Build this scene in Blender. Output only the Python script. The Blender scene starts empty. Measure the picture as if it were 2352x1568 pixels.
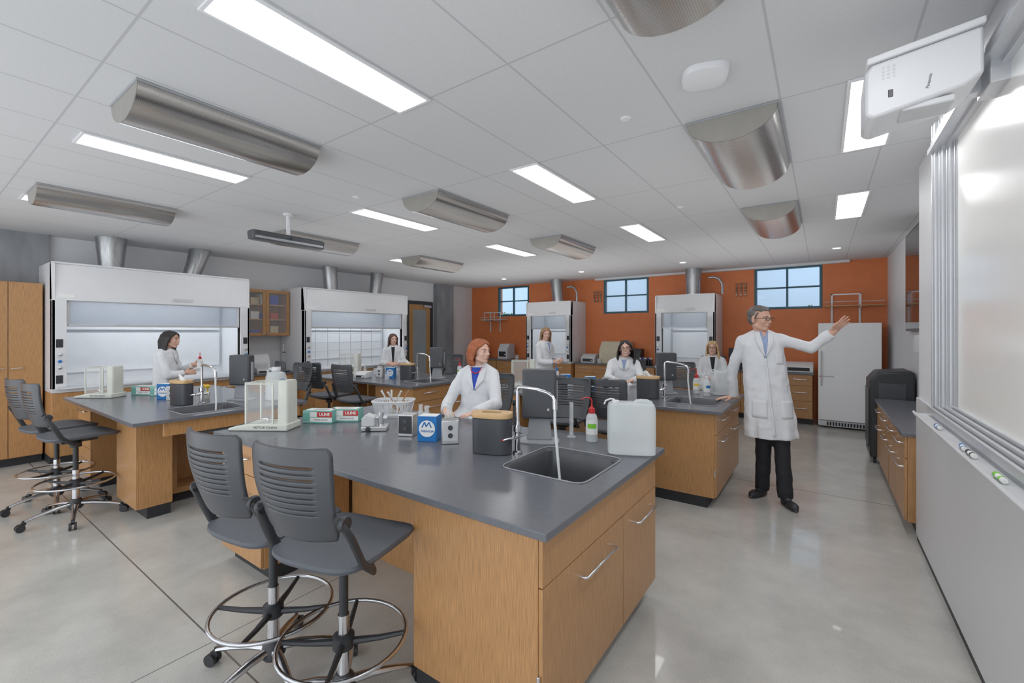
import bpy, bmesh, math, random
from mathutils import Vector, Matrix, Euler
from mathutils.bvhtree import BVHTree
D=bpy.data; scene=bpy.context.scene; COL=scene.collection
V=Vector; pi=math.pi; rad=math.radians
random.seed(7)
CZ=2.92
# ---------------------------------------------------------------- materials
MATS={}
def mat(name,col,rough=.5,metal=0.,var=.06,vscale=8.,bump=0.,bscale=60.,stretch=(1,1,1),emit=0.,trans=0.,alpha=1.,ior=1.45,coat=0.,spec=None):
    if name in MATS: return MATS[name]
    m=D.materials.new(name); m.use_nodes=True; nt=m.node_tree; N=nt.nodes; L=nt.links
    b=N['Principled BSDF']
    tc=N.new('ShaderNodeTexCoord'); mp=N.new('ShaderNodeMapping'); mp.inputs['Scale'].default_value=stretch
    L.new(tc.outputs['Object'],mp.inputs['Vector'])
    no=N.new('ShaderNodeTexNoise'); no.inputs['Scale'].default_value=vscale; no.inputs['Detail'].default_value=4
    L.new(mp.outputs[0],no.inputs['Vector'])
    cr=N.new('ShaderNodeValToRGB')
    a=[max(0,c*(1-var)) for c in col[:3]]; z=[min(1,c*(1+var)) for c in col[:3]]
    cr.color_ramp.elements[0].position=.3; cr.color_ramp.elements[1].position=.7
    cr.color_ramp.elements[0].color=(*a,1); cr.color_ramp.elements[1].color=(*z,1)
    L.new(no.outputs['Fac'],cr.inputs[0]); L.new(cr.outputs[0],b.inputs['Base Color'])
    b.inputs['Roughness'].default_value=rough; b.inputs['Metallic'].default_value=metal
    if spec is not None: b.inputs['Specular IOR Level'].default_value=spec
    if coat: b.inputs['Coat Weight'].default_value=coat; b.inputs['Coat Roughness'].default_value=.15
    if emit: L.new(cr.outputs[0],b.inputs['Emission Color']); b.inputs['Emission Strength'].default_value=emit
    if trans: b.inputs['Transmission Weight'].default_value=trans; b.inputs['IOR'].default_value=ior
    if alpha<1: b.inputs['Alpha'].default_value=alpha
    if bump:
        n2=N.new('ShaderNodeTexNoise'); n2.inputs['Scale'].default_value=bscale; n2.inputs['Detail'].default_value=3
        L.new(mp.outputs[0],n2.inputs['Vector'])
        bp=N.new('ShaderNodeBump'); bp.inputs['Strength'].default_value=bump; bp.inputs['Distance'].default_value=.01
        L.new(n2.outputs['Fac'],bp.inputs['Height']); L.new(bp.outputs[0],b.inputs['Normal'])
    MATS[name]=m; return m
def srgb(r,g,b):
    f=lambda c:(c/255/12.92) if c/255<=.04045 else ((c/255+.055)/1.055)**2.4
    return (f(r),f(g),f(b))
wood=mat('bamboo_wood',srgb(176,128,80),.38,var=.32,vscale=14,stretch=(26,26,.7),coat=.1)
wood_edge=mat('wood_edge',srgb(158,112,66),.45,var=.12,vscale=14,stretch=(16,16,.6))
wood_door=mat('oak_door',srgb(182,136,80),.4,var=.2,vscale=10,stretch=(9,9,.5))
ctop=mat('epoxy_countertop',srgb(96,98,105),.24,var=.05,vscale=30)
white=mat('white_enamel',srgb(224,225,228),.3,var=.015)
white2=mat('hood_interior_white',srgb(232,235,239),.4,var=.02)
wallw=mat('white_paint',srgb(226,227,230),.6,var=.02,bump=.03)
orange=mat('orange_paint',srgb(222,122,68),.55,var=.04,bump=.03)
concr=mat('board_formed_concrete',srgb(138,141,146),.75,var=.2,vscale=5,stretch=(1,1,.35),bump=.15,bscale=14)
blackp=mat('black_plastic',srgb(38,40,44),.45,var=.1)
chairp=mat('charcoal_plastic',srgb(60,62,67),.4,var=.06)
chairseat=mat('charcoal_seat_fabric',srgb(78,82,89),.6,var=.08,vscale=150,bump=.1,bscale=400)
chrome=mat('chrome',(.74,.74,.77),.14,1.,var=.03)
satin=mat('polished_stool_metal',(.5,.5,.52),.22,1.,var=.05)
steel=mat('brushed_steel',(.62,.62,.62),.32,1.,var=.1,vscale=20,stretch=(1,1,10))
galv=mat('galvanised_duct',(.44,.45,.46),.33,1.,var=.2,vscale=14,stretch=(6,6,.4))
alu=mat('aluminium',srgb(205,207,211),.35,.6,var=.03)
dark=mat('dark_void',srgb(22,23,25),.6)
kick=mat('toe_kick_black',srgb(34,36,40),.5)
greyp=mat('grey_plastic',srgb(150,153,158),.45)
dgrey=mat('dark_grey_plastic',srgb(60,62,68),.4)
lgrey=mat('light_grey_plastic',srgb(204,205,208),.4)
offw=mat('offwhite_plastic',srgb(206,208,198),.35)
glass=mat('clear_glass',(.95,.97,.98),.03,var=0,alpha=.09,spec=.6)
labglass=mat('lab_glassware',(.9,.94,.96),.03,var=0,alpha=.25,spec=.9)
bluegl=mat('sash_glass',srgb(168,180,196),.08,alpha=.5,var=.02)
skin1=mat('skin_tan',srgb(212,163,140),.5,var=.05,vscale=25)
skin2=mat('skin_fair',srgb(224,178,158),.5,var=.05,vscale=25)
coatm=mat('white_cotton',srgb(222,224,228),.85,var=.02,bump=.2,bscale=10)
blackcl=mat('black_cloth',srgb(26,27,33),.8,bump=.2,bscale=20)
red=mat('red_plastic',srgb(196,30,34),.35)
redc=mat('red_cloth',srgb(190,30,50),.8); bluec=mat('blue_cloth',srgb(35,70,175),.8)
shirtm=mat('blue_check_shirt',srgb(150,168,205),.8,var=.2,vscale=90)
blue=mat('blue_print',srgb(20,110,185),.4); teal=mat('teal_print',srgb(110,175,165),.4)
green=mat('green_print',srgb(120,200,50),.4); yellow=mat('yellow_print',srgb(240,200,60),.4)
paper=mat('white_paper',srgb(236,236,234),.6); ink=mat('black_ink',srgb(25,25,30),.5)
translucent=mat('translucent_hdpe',srgb(232,238,240),.35,var=.02,alpha=.55)
lens=mat('light_lens',(1,1,1),.5,var=0,emit=11.)
lens2=mat('downlight_lens',(1,.96,.9),.5,var=0,emit=6.)
hoodlamp=mat('hood_lamp_lens',(.95,.98,1),.5,var=0,emit=8.)
teal_frame=mat('window_frame_teal',srgb(44,92,108),.45)
mirror=mat('screen_glass',srgb(34,31,31),.06,var=.05,spec=.8)
whiteb=mat('whiteboard_porcelain',srgb(252,252,249),.22,var=.01,coat=.3)
extw=mat('outdoor_wall',srgb(175,208,236),.8,var=.04,vscale=.6)
leafm=mat('leaf_green',srgb(70,120,75),.7,var=.4)
fridgew=mat('freezer_white',srgb(246,247,249),.3,var=.01)
booksm=[mat('binder_%d'%i,c,.6) for i,c in enumerate([srgb(40,60,170),srgb(190,60,50),srgb(200,180,140),srgb(225,225,220)])]
beige=mat('beige_enamel',srgb(200,190,165),.45)
def special_mats():
    m=D.materials.new('polished_concrete'); m.use_nodes=True; nt=m.node_tree;N=nt.nodes;L=nt.links;b=N['Principled BSDF']
    tc=N.new('ShaderNodeTexCoord')
    n1=N.new('ShaderNodeTexNoise'); n1.inputs['Scale'].default_value=1.9; n1.inputs['Detail'].default_value=9; n1.inputs['Roughness'].default_value=.66
    n2=N.new('ShaderNodeTexNoise'); n2.inputs['Scale'].default_value=170; n2.inputs['Detail'].default_value=2
    for n in(n1,n2): L.new(tc.outputs['Object'],n.inputs['Vector'])
    mx=N.new('ShaderNodeMath'); mx.operation='MULTIPLY_ADD'; L.new(n2.outputs['Fac'],mx.inputs[0]); mx.inputs[1].default_value=.6; L.new(n1.outputs['Fac'],mx.inputs[2])
    cr=N.new('ShaderNodeValToRGB'); cr.color_ramp.elements[0].position=.45; cr.color_ramp.elements[1].position=1.1 if False else 1.0
    cr.color_ramp.elements[0].color=(*srgb(158,157,152),1); cr.color_ramp.elements[1].color=(*srgb(200,198,192),1)
    L.new(mx.outputs[0],cr.inputs[0])
    sep=N.new('ShaderNodeSeparateXYZ'); L.new(tc.outputs['Object'],sep.inputs[0])
    def line(out,off,pitch,w):
        a=N.new('ShaderNodeMath');a.operation='SUBTRACT';L.new(out,a.inputs[0]);a.inputs[1].default_value=off
        p=N.new('ShaderNodeMath');p.operation='PINGPONG';L.new(a.outputs[0],p.inputs[0]);p.inputs[1].default_value=pitch/2
        c=N.new('ShaderNodeMath');c.operation='LESS_THAN';L.new(p.outputs[0],c.inputs[0]);c.inputs[1].default_value=w
        return c
    c1=line(sep.outputs['Y'],.98,4.43,.0045); c2=line(sep.outputs['X'],-2.62,4.8,.003)
    mm=N.new('ShaderNodeMath');mm.operation='MAXIMUM';L.new(c1.outputs[0],mm.inputs[0]);L.new(c2.outputs[0],mm.inputs[1])
    mix=N.new('ShaderNodeMix');mix.data_type='RGBA';L.new(mm.outputs[0],mix.inputs['Factor']);L.new(cr.outputs[0],mix.inputs['A']);mix.inputs['B'].default_value=(.12,.12,.12,1)
    L.new(mix.outputs['Result'],b.inputs['Base Color']); b.inputs['Roughness'].default_value=.2; b.inputs['Coat Weight'].default_value=.3
    MATS['floor']=m
    m=D.materials.new('acoustic_ceiling_tile'); m.use_nodes=True; nt=m.node_tree;N=nt.nodes;L=nt.links;b=N['Principled BSDF']
    tc=N.new('ShaderNodeTexCoord');sep=N.new('ShaderNodeSeparateXYZ'); L.new(tc.outputs['Object'],sep.inputs[0])
    def line2(out,off,pitch,w):
        a=N.new('ShaderNodeMath');a.operation='SUBTRACT';L.new(out,a.inputs[0]);a.inputs[1].default_value=off
        p=N.new('ShaderNodeMath');p.operation='PINGPONG';L.new(a.outputs[0],p.inputs[0]);p.inputs[1].default_value=pitch/2
        c=N.new('ShaderNodeMapRange');L.new(p.outputs[0],c.inputs[0]);c.inputs[1].default_value=w*.7;c.inputs[2].default_value=w*1.3;c.inputs[3].default_value=1;c.inputs[4].default_value=0
        return c
    c1=line2(sep.outputs['X'],-.19,.5235,.0055); c2=line2(sep.outputs['Y'],.58,1.132,.0055)
    mm=N.new('ShaderNodeMath');mm.operation='MAXIMUM';L.new(c1.outputs[0],mm.inputs[0]);L.new(c2.outputs[0],mm.inputs[1])
    n1=N.new('ShaderNodeTexNoise'); n1.inputs['Scale'].default_value=120; L.new(tc.outputs['Object'],n1.inputs['Vector'])
    cr=N.new('ShaderNodeValToRGB'); cr.color_ramp.elements[0].color=(*srgb(200,201,203),1); cr.color_ramp.elements[1].color=(*srgb(211,212,214),1)
    L.new(n1.outputs['Fac'],cr.inputs[0])
    mix=N.new('ShaderNodeMix');mix.data_type='RGBA';L.new(mm.outputs[0],mix.inputs['Factor']);L.new(cr.outputs[0],mix.inputs['A']);mix.inputs['B'].default_value=(*srgb(180,181,184),1)
    L.new(mix.outputs['Result'],b.inputs['Base Color']); b.inputs['Roughness'].default_value=.85
    MATS['ceil']=m
    m=D.materials.new('perforated_metal'); m.use_nodes=True; nt=m.node_tree;N=nt.nodes;L=nt.links;b=N['Principled BSDF']
    tc=N.new('ShaderNodeTexCoord'); vo=N.new('ShaderNodeTexVoronoi')
    vo.voronoi_dimensions='2D'; vo.inputs['Scale'].default_value=130; vo.inputs['Randomness'].default_value=0
    L.new(tc.outputs['UV'],vo.inputs['Vector'])
    c=N.new('ShaderNodeMath');c.operation='LESS_THAN';L.new(vo.outputs['Distance'],c.inputs[0]);c.inputs[1].default_value=.25
    mix=N.new('ShaderNodeMix');mix.data_type='RGBA';L.new(c.outputs[0],mix.inputs['Factor']);mix.inputs['A'].default_value=(.45,.435,.42,1);mix.inputs['B'].default_value=(.29,.28,.27,1)
    L.new(mix.outputs['Result'],b.inputs['Base Color']); b.inputs['Roughness'].default_value=.24; b.inputs['Metallic'].default_value=1.
    MATS['perf']=m
special_mats()
def hairmat(name,col):
    m=mat(name,col,.5,var=.3,vscale=60,stretch=(1,1,.12),bump=.5,bscale=90); return m
# ---------------------------------------------------------------- mesh builder
class MB:
    def __init__(s): s.v=[];s.f=[];s.m=[]
    def add(s,vs,fs,mi=0):
        o=len(s.v); s.v+= [tuple(v) for v in vs]
        for f in fs: s.f.append(tuple(i+o for i in f)); s.m.append(mi)
        return s
    def box(s,x0,x1,y0,y1,z0,z1,mi=0):
        vs=[(x0,y0,z0),(x1,y0,z0),(x1,y1,z0),(x0,y1,z0),(x0,y0,z1),(x1,y0,z1),(x1,y1,z1),(x0,y1,z1)]
        return s.add(vs,[(0,3,2,1),(4,5,6,7),(0,1,5,4),(1,2,6,5),(2,3,7,6),(3,0,4,7)],mi)
    def frame(s,x0,x1,z0,z1,y0,y1,w,mi=0):
        s.box(x0,x0+w,y0,y1,z0,z1,mi);s.box(x1-w,x1,y0,y1,z0,z1,mi);s.box(x0+w,x1-w,y0,y1,z0,z0+w,mi);s.box(x0+w,x1-w,y0,y1,z1-w,z1,mi);return s
    def _basis(s,d):
        d=d.normalized(); up=V((0,0,1)) if abs(d.z)<.95 else V((1,0,0))
        a=d.cross(up).normalized(); return a,d.cross(a).normalized()
    def tube(s,pts,r,n=8,mi=0,closed=False,flat=1.):
        pts=[V(p) for p in pts]; k=len(pts); rs=r if isinstance(r,(list,tuple)) else [r]*k
        vs=[];a=None
        for i,p in enumerate(pts):
            if closed: d=pts[(i+1)%k]-pts[i-1]
            else: d=pts[min(i+1,k-1)]-pts[max(i-1,0)]
            if a is None: a,b=s._basis(d)
            else:
                d.normalize(); a=(a-d*a.dot(d)); 
                if a.length<1e-6: a,_=s._basis(d)
                a.normalize(); b=d.cross(a)
            for j in range(n):
                t=2*pi*j/n; vs.append(p+a*math.cos(t)*rs[i]+b*math.sin(t)*rs[i]*flat)
        fs=[]
        for i in range(k if closed else k-1):
            for j in range(n):
                i2=(i+1)%k; fs.append((i*n+j,i*n+(j+1)%n,i2*n+(j+1)%n,i2*n+j))
        if not closed: fs+= [tuple(range(n))[::-1],tuple((k-1)*n+j for j in range(n))]
        return s.add(vs,fs,mi)
    def cyl(s,p1,p2,r1,r2=None,n=20,mi=0): return s.tube([p1,p2],[r1,r1 if r2 is None else r2],n,mi)
    def lathe(s,prof,c=(0,0,0),n=24,mi=0,axis='z'):
        vs=[];c=V(c)
        for (r,z) in prof:
            for j in range(n):
                t=2*pi*j/n
                p=V((r*math.cos(t),r*math.sin(t),z))
                if axis=='y': p=V((p.x,p.z,p.y))
                if axis=='x': p=V((p.z,p.x,p.y))
                vs.append(c+p)
        fs=[];k=len(prof)
        for i in range(k-1):
            for j in range(n): fs.append((i*n+j,i*n+(j+1)%n,(i+1)*n+(j+1)%n,(i+1)*n+j))
        if prof[0][0]>1e-5: fs.append(tuple(range(n))[::-1])
        if prof[-1][0]>1e-5: fs.append(tuple((k-1)*n+j for j in range(n)))
        return s.add(vs,fs,mi)
    def ell(s,c,r,R=None,nu=16,nv=10,mi=0):
        if not isinstance(r,(tuple,list)): r=(r,r,r)
        vs=[];c=V(c)
        vs.append(V((0,0,r[2])))
        for i in range(1,nv):
            ph=pi*i/nv
            for j in range(nu):
                t=2*pi*j/nu; vs.append(V((r[0]*math.sin(ph)*math.cos(t),r[1]*math.sin(ph)*math.sin(t),r[2]*math.cos(ph))))
        vs.append(V((0,0,-r[2])))
        if R is not None: vs=[R@v for v in vs]
        vs=[v+c for v in vs]; fs=[]
        for j in range(nu): fs.append((0,1+j,1+(j+1)%nu))
        for i in range(nv-2):
            for j in range(nu): fs.append((1+i*nu+j,1+(i+1)*nu+j,1+(i+1)*nu+(j+1)%nu,1+i*nu+(j+1)%nu))
        l=len(vs)-1
        for j in range(nu): fs.append((l,1+(nv-2)*nu+(j+1)%nu,1+(nv-2)*nu+j))
        return s.add(vs,fs,mi)
    def cap(s,p1,p2,r1,r2=None,n=14,mi=0):
        r2=r1 if r2 is None else r2; p1=V(p1);p2=V(p2); d=(p2-p1)
        if d.length<1e-6: return s.ell(p1,r1,mi=mi)
        u=d.normalized(); pts=[];rs=[]
        for k in (80,60,40,20): t=rad(k); pts.append(p1-u*r1*math.sin(t)); rs.append(r1*math.cos(t))
        pts+= [p1,p2]; rs+=[r1,r2]
        for k in (20,40,60,80): t=rad(k); pts.append(p2+u*r2*math.sin(t)); rs.append(r2*math.cos(t))
        return s.tube(pts,rs,n,mi)
    def loft(s,secs,n=28,mi=0,pw=2.,rip=0.):
        vs=[]; kk=len(secs)
        for i,(x,y,z,rx,ry) in enumerate(secs):
            f=i/(kk-1)
            for j in range(n):
                t=2*pi*j/n; c,sn=math.cos(t),math.sin(t); e=2/pw; q=1+rip*f*f*(math.sin(7*t+2.5*f)+.5*math.sin(13*t-3*f))
                vs.append((x+q*rx*math.copysign(abs(c)**e,c),y+q*ry*math.copysign(abs(sn)**e,sn),z))
        fs=[];k=len(secs)
        for i in range(k-1):
            for j in range(n): fs.append((i*n+j,i*n+(j+1)%n,(i+1)*n+(j+1)%n,(i+1)*n+j))
        fs+= [tuple(range(n))[::-1],tuple((k-1)*n+j for j in range(n))]
        return s.add(vs,fs,mi)
    def prism(s,poly,a0,a1,plane='xz',mi=0):
        n=len(poly)
        def P(p,a): return {'xz':(p[0],a,p[1]),'yz':(a,p[0],p[1]),'xy':(p[0],p[1],a)}[plane]
        vs=[P(p,a0) for p in poly]+[P(p,a1) for p in poly]
        fs=[tuple(range(n)),tuple(range(n,2*n))[::-1]]+[(i,(i+1)%n,n+(i+1)%n,n+i) for i in range(n)]
        return s.add(vs,fs,mi)
    def grid(s,fn,nu,nv,mask=None,mi=0):
        vs=[fn(i/nu,j/nv) for j in range(nv+1) for i in range(nu+1)]; fs=[]
        for j in range(nv):
            for i in range(nu):
                if mask is None or mask((i+.5)/nu,(j+.5)/nv): fs.append((j*(nu+1)+i,j*(nu+1)+i+1,(j+1)*(nu+1)+i+1,(j+1)*(nu+1)+i))
        return s.add(vs,fs,mi)
    def mesh(s,name,mats,smooth=True,fixn=True):
        me=D.meshes.new(name); me.from_pydata(s.v,[],s.f); 
        for m in (mats if isinstance(mats,(list,tuple)) else [mats]): me.materials.append(m)
        me.polygons.foreach_set('material_index',s.m)
        if fixn:
            bm=bmesh.new(); bm.from_mesh(me); bmesh.ops.recalc_face_normals(bm,faces=bm.faces); bm.to_mesh(me); bm.free()
        if smooth:
            me.polygons.foreach_set('use_smooth',[True]*len(me.polygons))
            try: me.set_sharp_from_angle(angle=rad(38))
            except Exception: pass
        me.update(); return me
def link(name,me,parent=None,loc=(0,0,0),rot=(0,0,0),label=None,cat=None,group=None,kind=None):
    o=D.objects.new(name,me); COL.objects.link(o); o.location=loc; o.rotation_euler=rot
    if parent: o.parent=parent
    if label: o['label']=label
    if cat: o['category']=cat
    if group: o['group']=group
    if kind: o['kind']=kind
    return o
def part(name,mb,mats,parent=None,bevel=0,**k):
    me=mb if isinstance(mb,bpy.types.Mesh) else mb.mesh(name,mats)
    o=link(name,me,parent,**k)
    if bevel:
        b=o.modifiers.new('bevel','BEVEL'); b.width=bevel; b.segments=2; b.limit_method='ANGLE'; b.angle_limit=rad(40)
    return o
def top(name,label,cat,loc=(0,0,0),rot=0,group=None):
    o=link(name,None,None,loc,(0,0,rad(rot)),label,cat,group); o.empty_display_size=.1; return o
def dup(root,loc,rot=None,label=None,group=None):
    def rec(o,par):
        c=o.copy(); COL.objects.link(c)
        if par: c.parent=par
        for ch in list(o.children): rec(ch,c)
        return c
    r=rec(root,None); r.location=loc
    if rot is not None: r.rotation_euler=(0,0,rad(rot))
    if label: r['label']=label
    if group: r['group']=group
    return r
def struct(name,mb,mats,bevel=0):
    o=part(name,mb,mats,None,bevel); o['kind']='structure'; return o
def text(s,size,m,parent,loc,rot=(90,0,0),align='CENTER',name='lettering',bold=0.,shear=0.):
    cu=D.curves.new('t','FONT'); cu.body=s; cu.size=size; cu.align_x=align; cu.align_y='CENTER'; cu.extrude=.0004; cu.offset=bold; cu.shear=shear
    t=D.objects.new('t',cu); COL.objects.link(t)
    dg=bpy.context.evaluated_depsgraph_get(); me=D.meshes.new_from_object(t.evaluated_get(dg)); me.materials.clear(); me.materials.append(m)
    D.objects.remove(t); return link(name,me,parent,loc,tuple(rad(a) for a in rot))
def remesh(mb,mats,vox,sm=4,disp=0.,dscale=.12):
    me=mb.mesh('tmp',mats,smooth=False); o=D.objects.new('tmp',me); COL.objects.link(o)
    r=o.modifiers.new('r','REMESH'); r.mode='VOXEL'; r.voxel_size=vox; r.use_smooth_shade=True
    s=o.modifiers.new('s','SMOOTH'); s.factor=.5; s.iterations=sm
    if disp:
        tx=D.textures.new('fold','CLOUDS'); tx.noise_scale=dscale; tx.noise_depth=1
        d=o.modifiers.new('d','DISPLACE'); d.texture=tx; d.strength=disp; d.mid_level=.5; d.texture_coords='LOCAL'
    dg=bpy.context.evaluated_depsgraph_get(); dg.update()
    out=D.meshes.new_from_object(o.evaluated_get(dg)); D.objects.remove(o)
    out.materials.clear()
    for m in (mats if isinstance(mats,(list,tuple)) else [mats]): out.materials.append(m)
    out.polygons.foreach_set('use_smooth',[True]*len(out.polygons)); return out
# ================================================================ ROOM
XL=-8.5; XR=.92; YB=9.95; YN=-1.4
struct('floor',MB().box(XL-.1,XR+.1,YN,YB+.1,-.1,0),MATS['floor'])
struct('ceiling',MB().box(XL-.1,XR+.1,YN,YB+.1,CZ,CZ+.1),MATS['ceil'])
struct('wall_left',MB().box(XL-.15,XL,YN,YB,0,CZ),wallw)
WIN=[(-7.52,-6.48),(-4.32,-3.23),(-1.11,0.0)]
wb=MB(); wb.box(XL-.15,XR+.1,YB,YB+.2,0,2.07); wb.box(XL-.15,XR+.1,YB,YB+.2,2.89,CZ)
xs=[XL-.15]+[a for w_ in WIN for a in w_]+[XR+.1]
for i in range(0,len(xs),2): wb.box(xs[i],xs[i+1],YB,YB+.2,2.07,2.89)
struct('wall_back',wb,orange)
struct('wall_right',MB().box(XR,XR+.15,4.66,YB,0,CZ),wallw)
struct('wall_board',MB().box(.62,XR+.15,YN,4.66,0,CZ),wallw)
part('lower_wall_panel',MB().box(.6,.619,YN,4.64,.045,1.12),mat('grey_laminate',srgb(214,215,218),.3,var=.01),None,.002,label='light grey laminate panel under the whiteboard',cat='wall panel')
struct('baseboard_right',MB().box(XR-.012,XR,4.67,YB-.02,0,.1).box(.605,.62,YN,4.64,0,.04),kick)
struct('trim_1',MB().box(-4.5,.4,YB-.12,YB-.011,CZ-.045,CZ-.001),wallw,.004)
struct('wall_column',MB().box(XL,-8.36,8.36,9.0,0,CZ),concr)
struct('wall_concrete',MB().box(XL,XL+.1,YN,1.2,2.25,CZ),concr)
for i,(a,b) in enumerate(WIN):
    m=MB().frame(a,b,2.07,2.89,YB-.01,YB+.08,.045); c=(a+b)/2
    m.box(c-.017,c+.017,YB,YB+.07,2.1,2.86); m.box(a+.04,b-.04,YB,YB+.07,2.47,2.5)
    o=struct('window_%d'%(i+1),m,teal_frame,.004)
    part('window_pane',MB().box(a+.03,b-.03,YB+.04,YB+.046,2.1,2.86),glass,o)
dm=MB(); dm.box(XL,XL+.05,7.4,7.48,0,2.42);dm.box(XL,XL+.05,8.22,8.3,0,2.42);dm.box(XL,XL+.05,7.48,8.22,2.34,2.42)
o=struct('door_1',dm,mat('door_frame_dark',srgb(45,52,56),.45),.003)
dl=MB(); dl.box(XL+.005,XL+.035,7.49,7.62,.01,2.33);dl.box(XL+.005,XL+.035,8.08,8.21,.01,2.33);dl.box(XL+.005,XL+.035,7.62,8.08,.01,.25);dl.box(XL+.005,XL+.035,7.62,8.08,2.2,2.33)
part('door_leaf',dl,wood_door,o,.002)
part('door_glass',MB().box(XL+.015,XL+.025,7.62,8.08,.25,2.2),mat('door_frosted_glass',srgb(150,160,165),.2),o)
part('door_closer',MB().box(XL+.04,XL+.1,7.95,8.2,2.26,2.32),steel,o,.004)
# outside
part('neighbouring_building',MB().box(-16,6,13,13.3,0,8).box(-16,6,12.97,13,3.4,3.42),extw,None,label='pale blue stucco wall of the building outside the windows',cat='building')
part('outdoor_paving',MB().box(-16,6,10.2,13.4,-.1,0),mat('outdoor_paving',srgb(180,185,190),.8),None,label='grey concrete paving outside the windows',cat='paving')
def shrub(x,y,z,r):
    mb=MB()
    for i in range(420):
        p=V((random.gauss(0,1),random.gauss(0,1),random.gauss(0,1))).normalized()*random.uniform(.5,1); p=V((p.x*r,p.y*r*.6,p.z*r*.45+z))
        R=Euler((random.random()*6,random.random()*6,random.random()*6)).to_matrix(); s=.035
        mb.add([R@V(q)+p for q in((-s,0,0),(0,-s*.6,0),(s,0,0),(0,s*.6,0))],[(0,1,2,3)])
    for i in range(8):
        a=i*.8; mb.tube([(0,0,0),(math.cos(a)*r*.3,math.sin(a)*r*.2,z-.2),(math.cos(a)*r*.8,math.sin(a)*r*.4,z+.1)],[.02,.012,.004],6,1)
    part('shrub',mb,[leafm,wood_edge],None,loc=(x,y,0),label='leafy green shrub growing outside the window',cat='shrub',kind='stuff')
shrub(-.12,11.2,2.04,.34); shrub(-8.2,11.2,2.05,.45)
# ================================================================ CEILING THINGS
def light(x0,x1,y0,sc,first=[None]):
    if first[0] is None:
        r=top('ceiling_light','long recessed linear troffer light, switched on','ceiling light',((x0+x1)/2,y0,CZ),0,'recessed linear lights')
        W=.13;Ln=1.1
        m=MB(); m.box(-W,-W+.018,0,Ln,-.012,-.0005);m.box(W-.018,W,0,Ln,-.012,-.0005);m.box(-W+.018,W-.018,0,.018,-.012,-.0005);m.box(-W+.018,W-.018,Ln-.018,Ln,-.012,-.0005)
        part('housing',m,white,r,.002)
        m=MB(); prof=[(-W+.018,-.004),(-.06,-.007),(0,-.011),(.06,-.007),(W-.018,-.004),(W-.018,-.002),(-W+.018,-.002)]
        m.prism(prof,.018,Ln-.018,'xz'); part('lens',m,lens,r)
        first[0]=r
    else: r=dup(first[0],((x0+x1)/2,y0,CZ))
    r.scale=(1,sc,1)
for cx_ in (-1.9,-4.01,.235,-6.2):
    for y0,sc in ((.70,.93),(2.83,1.),(5.12,1.)): light(cx_-.13,cx_+.13,y0,sc)
def diffuser():
    r=top('air_diffuser','half-cylinder perforated metal air diffuser on the ceiling','air diffuser',(-.445,2.85,CZ),0,'perforated ceiling diffusers')
    W=.242;S=.15;Ln=1.07
    m=MB(); m.box(-W-.01,W+.01,-.01,Ln+.01,-.012,-.0005); part('mounting_flange',m,greyp,r,.002)
    m=MB(); n=44
    def fn(u,v): 
        t=pi*u; return (-W*math.cos(t),Ln*v,-.012-S*math.sin(t))
    m.grid(fn,n,1); me=m.mesh('perforated_shell',[MATS['perf']])
    uvl=me.uv_layers.new(name='UVMap')
    arc=.62
    for p in me.polygons:
        for li in p.loop_indices:
            co=me.vertices[me.loops[li].vertex_index].co; t=math.acos(max(-1,min(1,-co.x/W)))/pi
            uvl.data[li].uv=(t*arc,co.y)
    part('perforated_shell',me,None,r)
    for y in (0.0,Ln):
        poly=[(fn(i/n,0)[0]*.995,fn(i/n,0)[2]*.995) for i in range(n+1)]
        mm=MB().prism(poly,y-.004,y+.004,'xz'); part('end_cap',mm,mat('diffuser_cap',srgb(168,165,158),.35,.6),r)
    return r
d0=diffuser()
for cx_ in (-.445,-3.07,-5.75):
    for y0 in (.72,2.85,5.12):
        if (cx_,y0)!=(-.445,2.85):
            q=dup(d0,(cx_,y0,CZ))
            if y0<1: q.scale=(.94,.925,.94)
m=MB(); m.loft([(0,0,0,.108,.108),(0,0,-.01,.108,.108),(0,0,-.028,.102,.102),(0,0,-.033,.088,.088)],36,pw=3)
part('wireless_access_point',m,white,None,loc=(-.48,2.35,CZ),rot=(0,0,rad(20)),label='white rounded square wireless access point on the ceiling',cat='access point')
for p in ((-.97,2.56),(-3.64,2.56),(-1.2,4.7)):
    m=MB().lathe([(.0,-.008),(.025,-.008),(.034,0)],n=24); part('sprinkler_cover',m,white,None,loc=(p[0],p[1],CZ),label='small round white sprinkler cover plate',cat='sprinkler',group='sprinkler cover plates')
for p in ((.18,8.37),(-2.11,8.45),(-6.3,8.56),(-4.2,8.5)):
    r=top('downlight','small round recessed downlight, switched on','ceiling light',(p[0],p[1],CZ),0,'round recessed downlights')
    part('trim_ring',MB().lathe([(.055,-.002),(.055,-.01),(.08,-.008),(.085,0),(.055,-.002)],n=24),white,r)
    part('lens',MB().lathe([(0,-.005),(.055,-.005),(.055,-.001),(0,-.001)],n=24),lens2,r)
r=top('camera_bar','grey ceiling-hung camera bar on a white pole','camera',(-4.77,2.5,CZ))
part('pole',MB().cyl((0,0,0),(0,0,-.24),.022).lathe([(.05,0),(.05,-.02),(.03,-.03)],n=20),white,r)
part('bar_housing',MB().loft([(0,0,-.34,.05,.38),(0,0,-.335,.065,.395),(0,0,-.26,.075,.4),(0,0,-.245,.06,.39)],28,pw=8),dgrey,r)
part('front_grille',MB().box(.066,.073,-.37,.37,-.325,-.3),greyp,r,.002)
part('lens',MB().lathe([(.014,0),(.014,.02),(.0,.022)],(.066,0,-.285),16,axis='x'),blackp,r)
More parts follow.
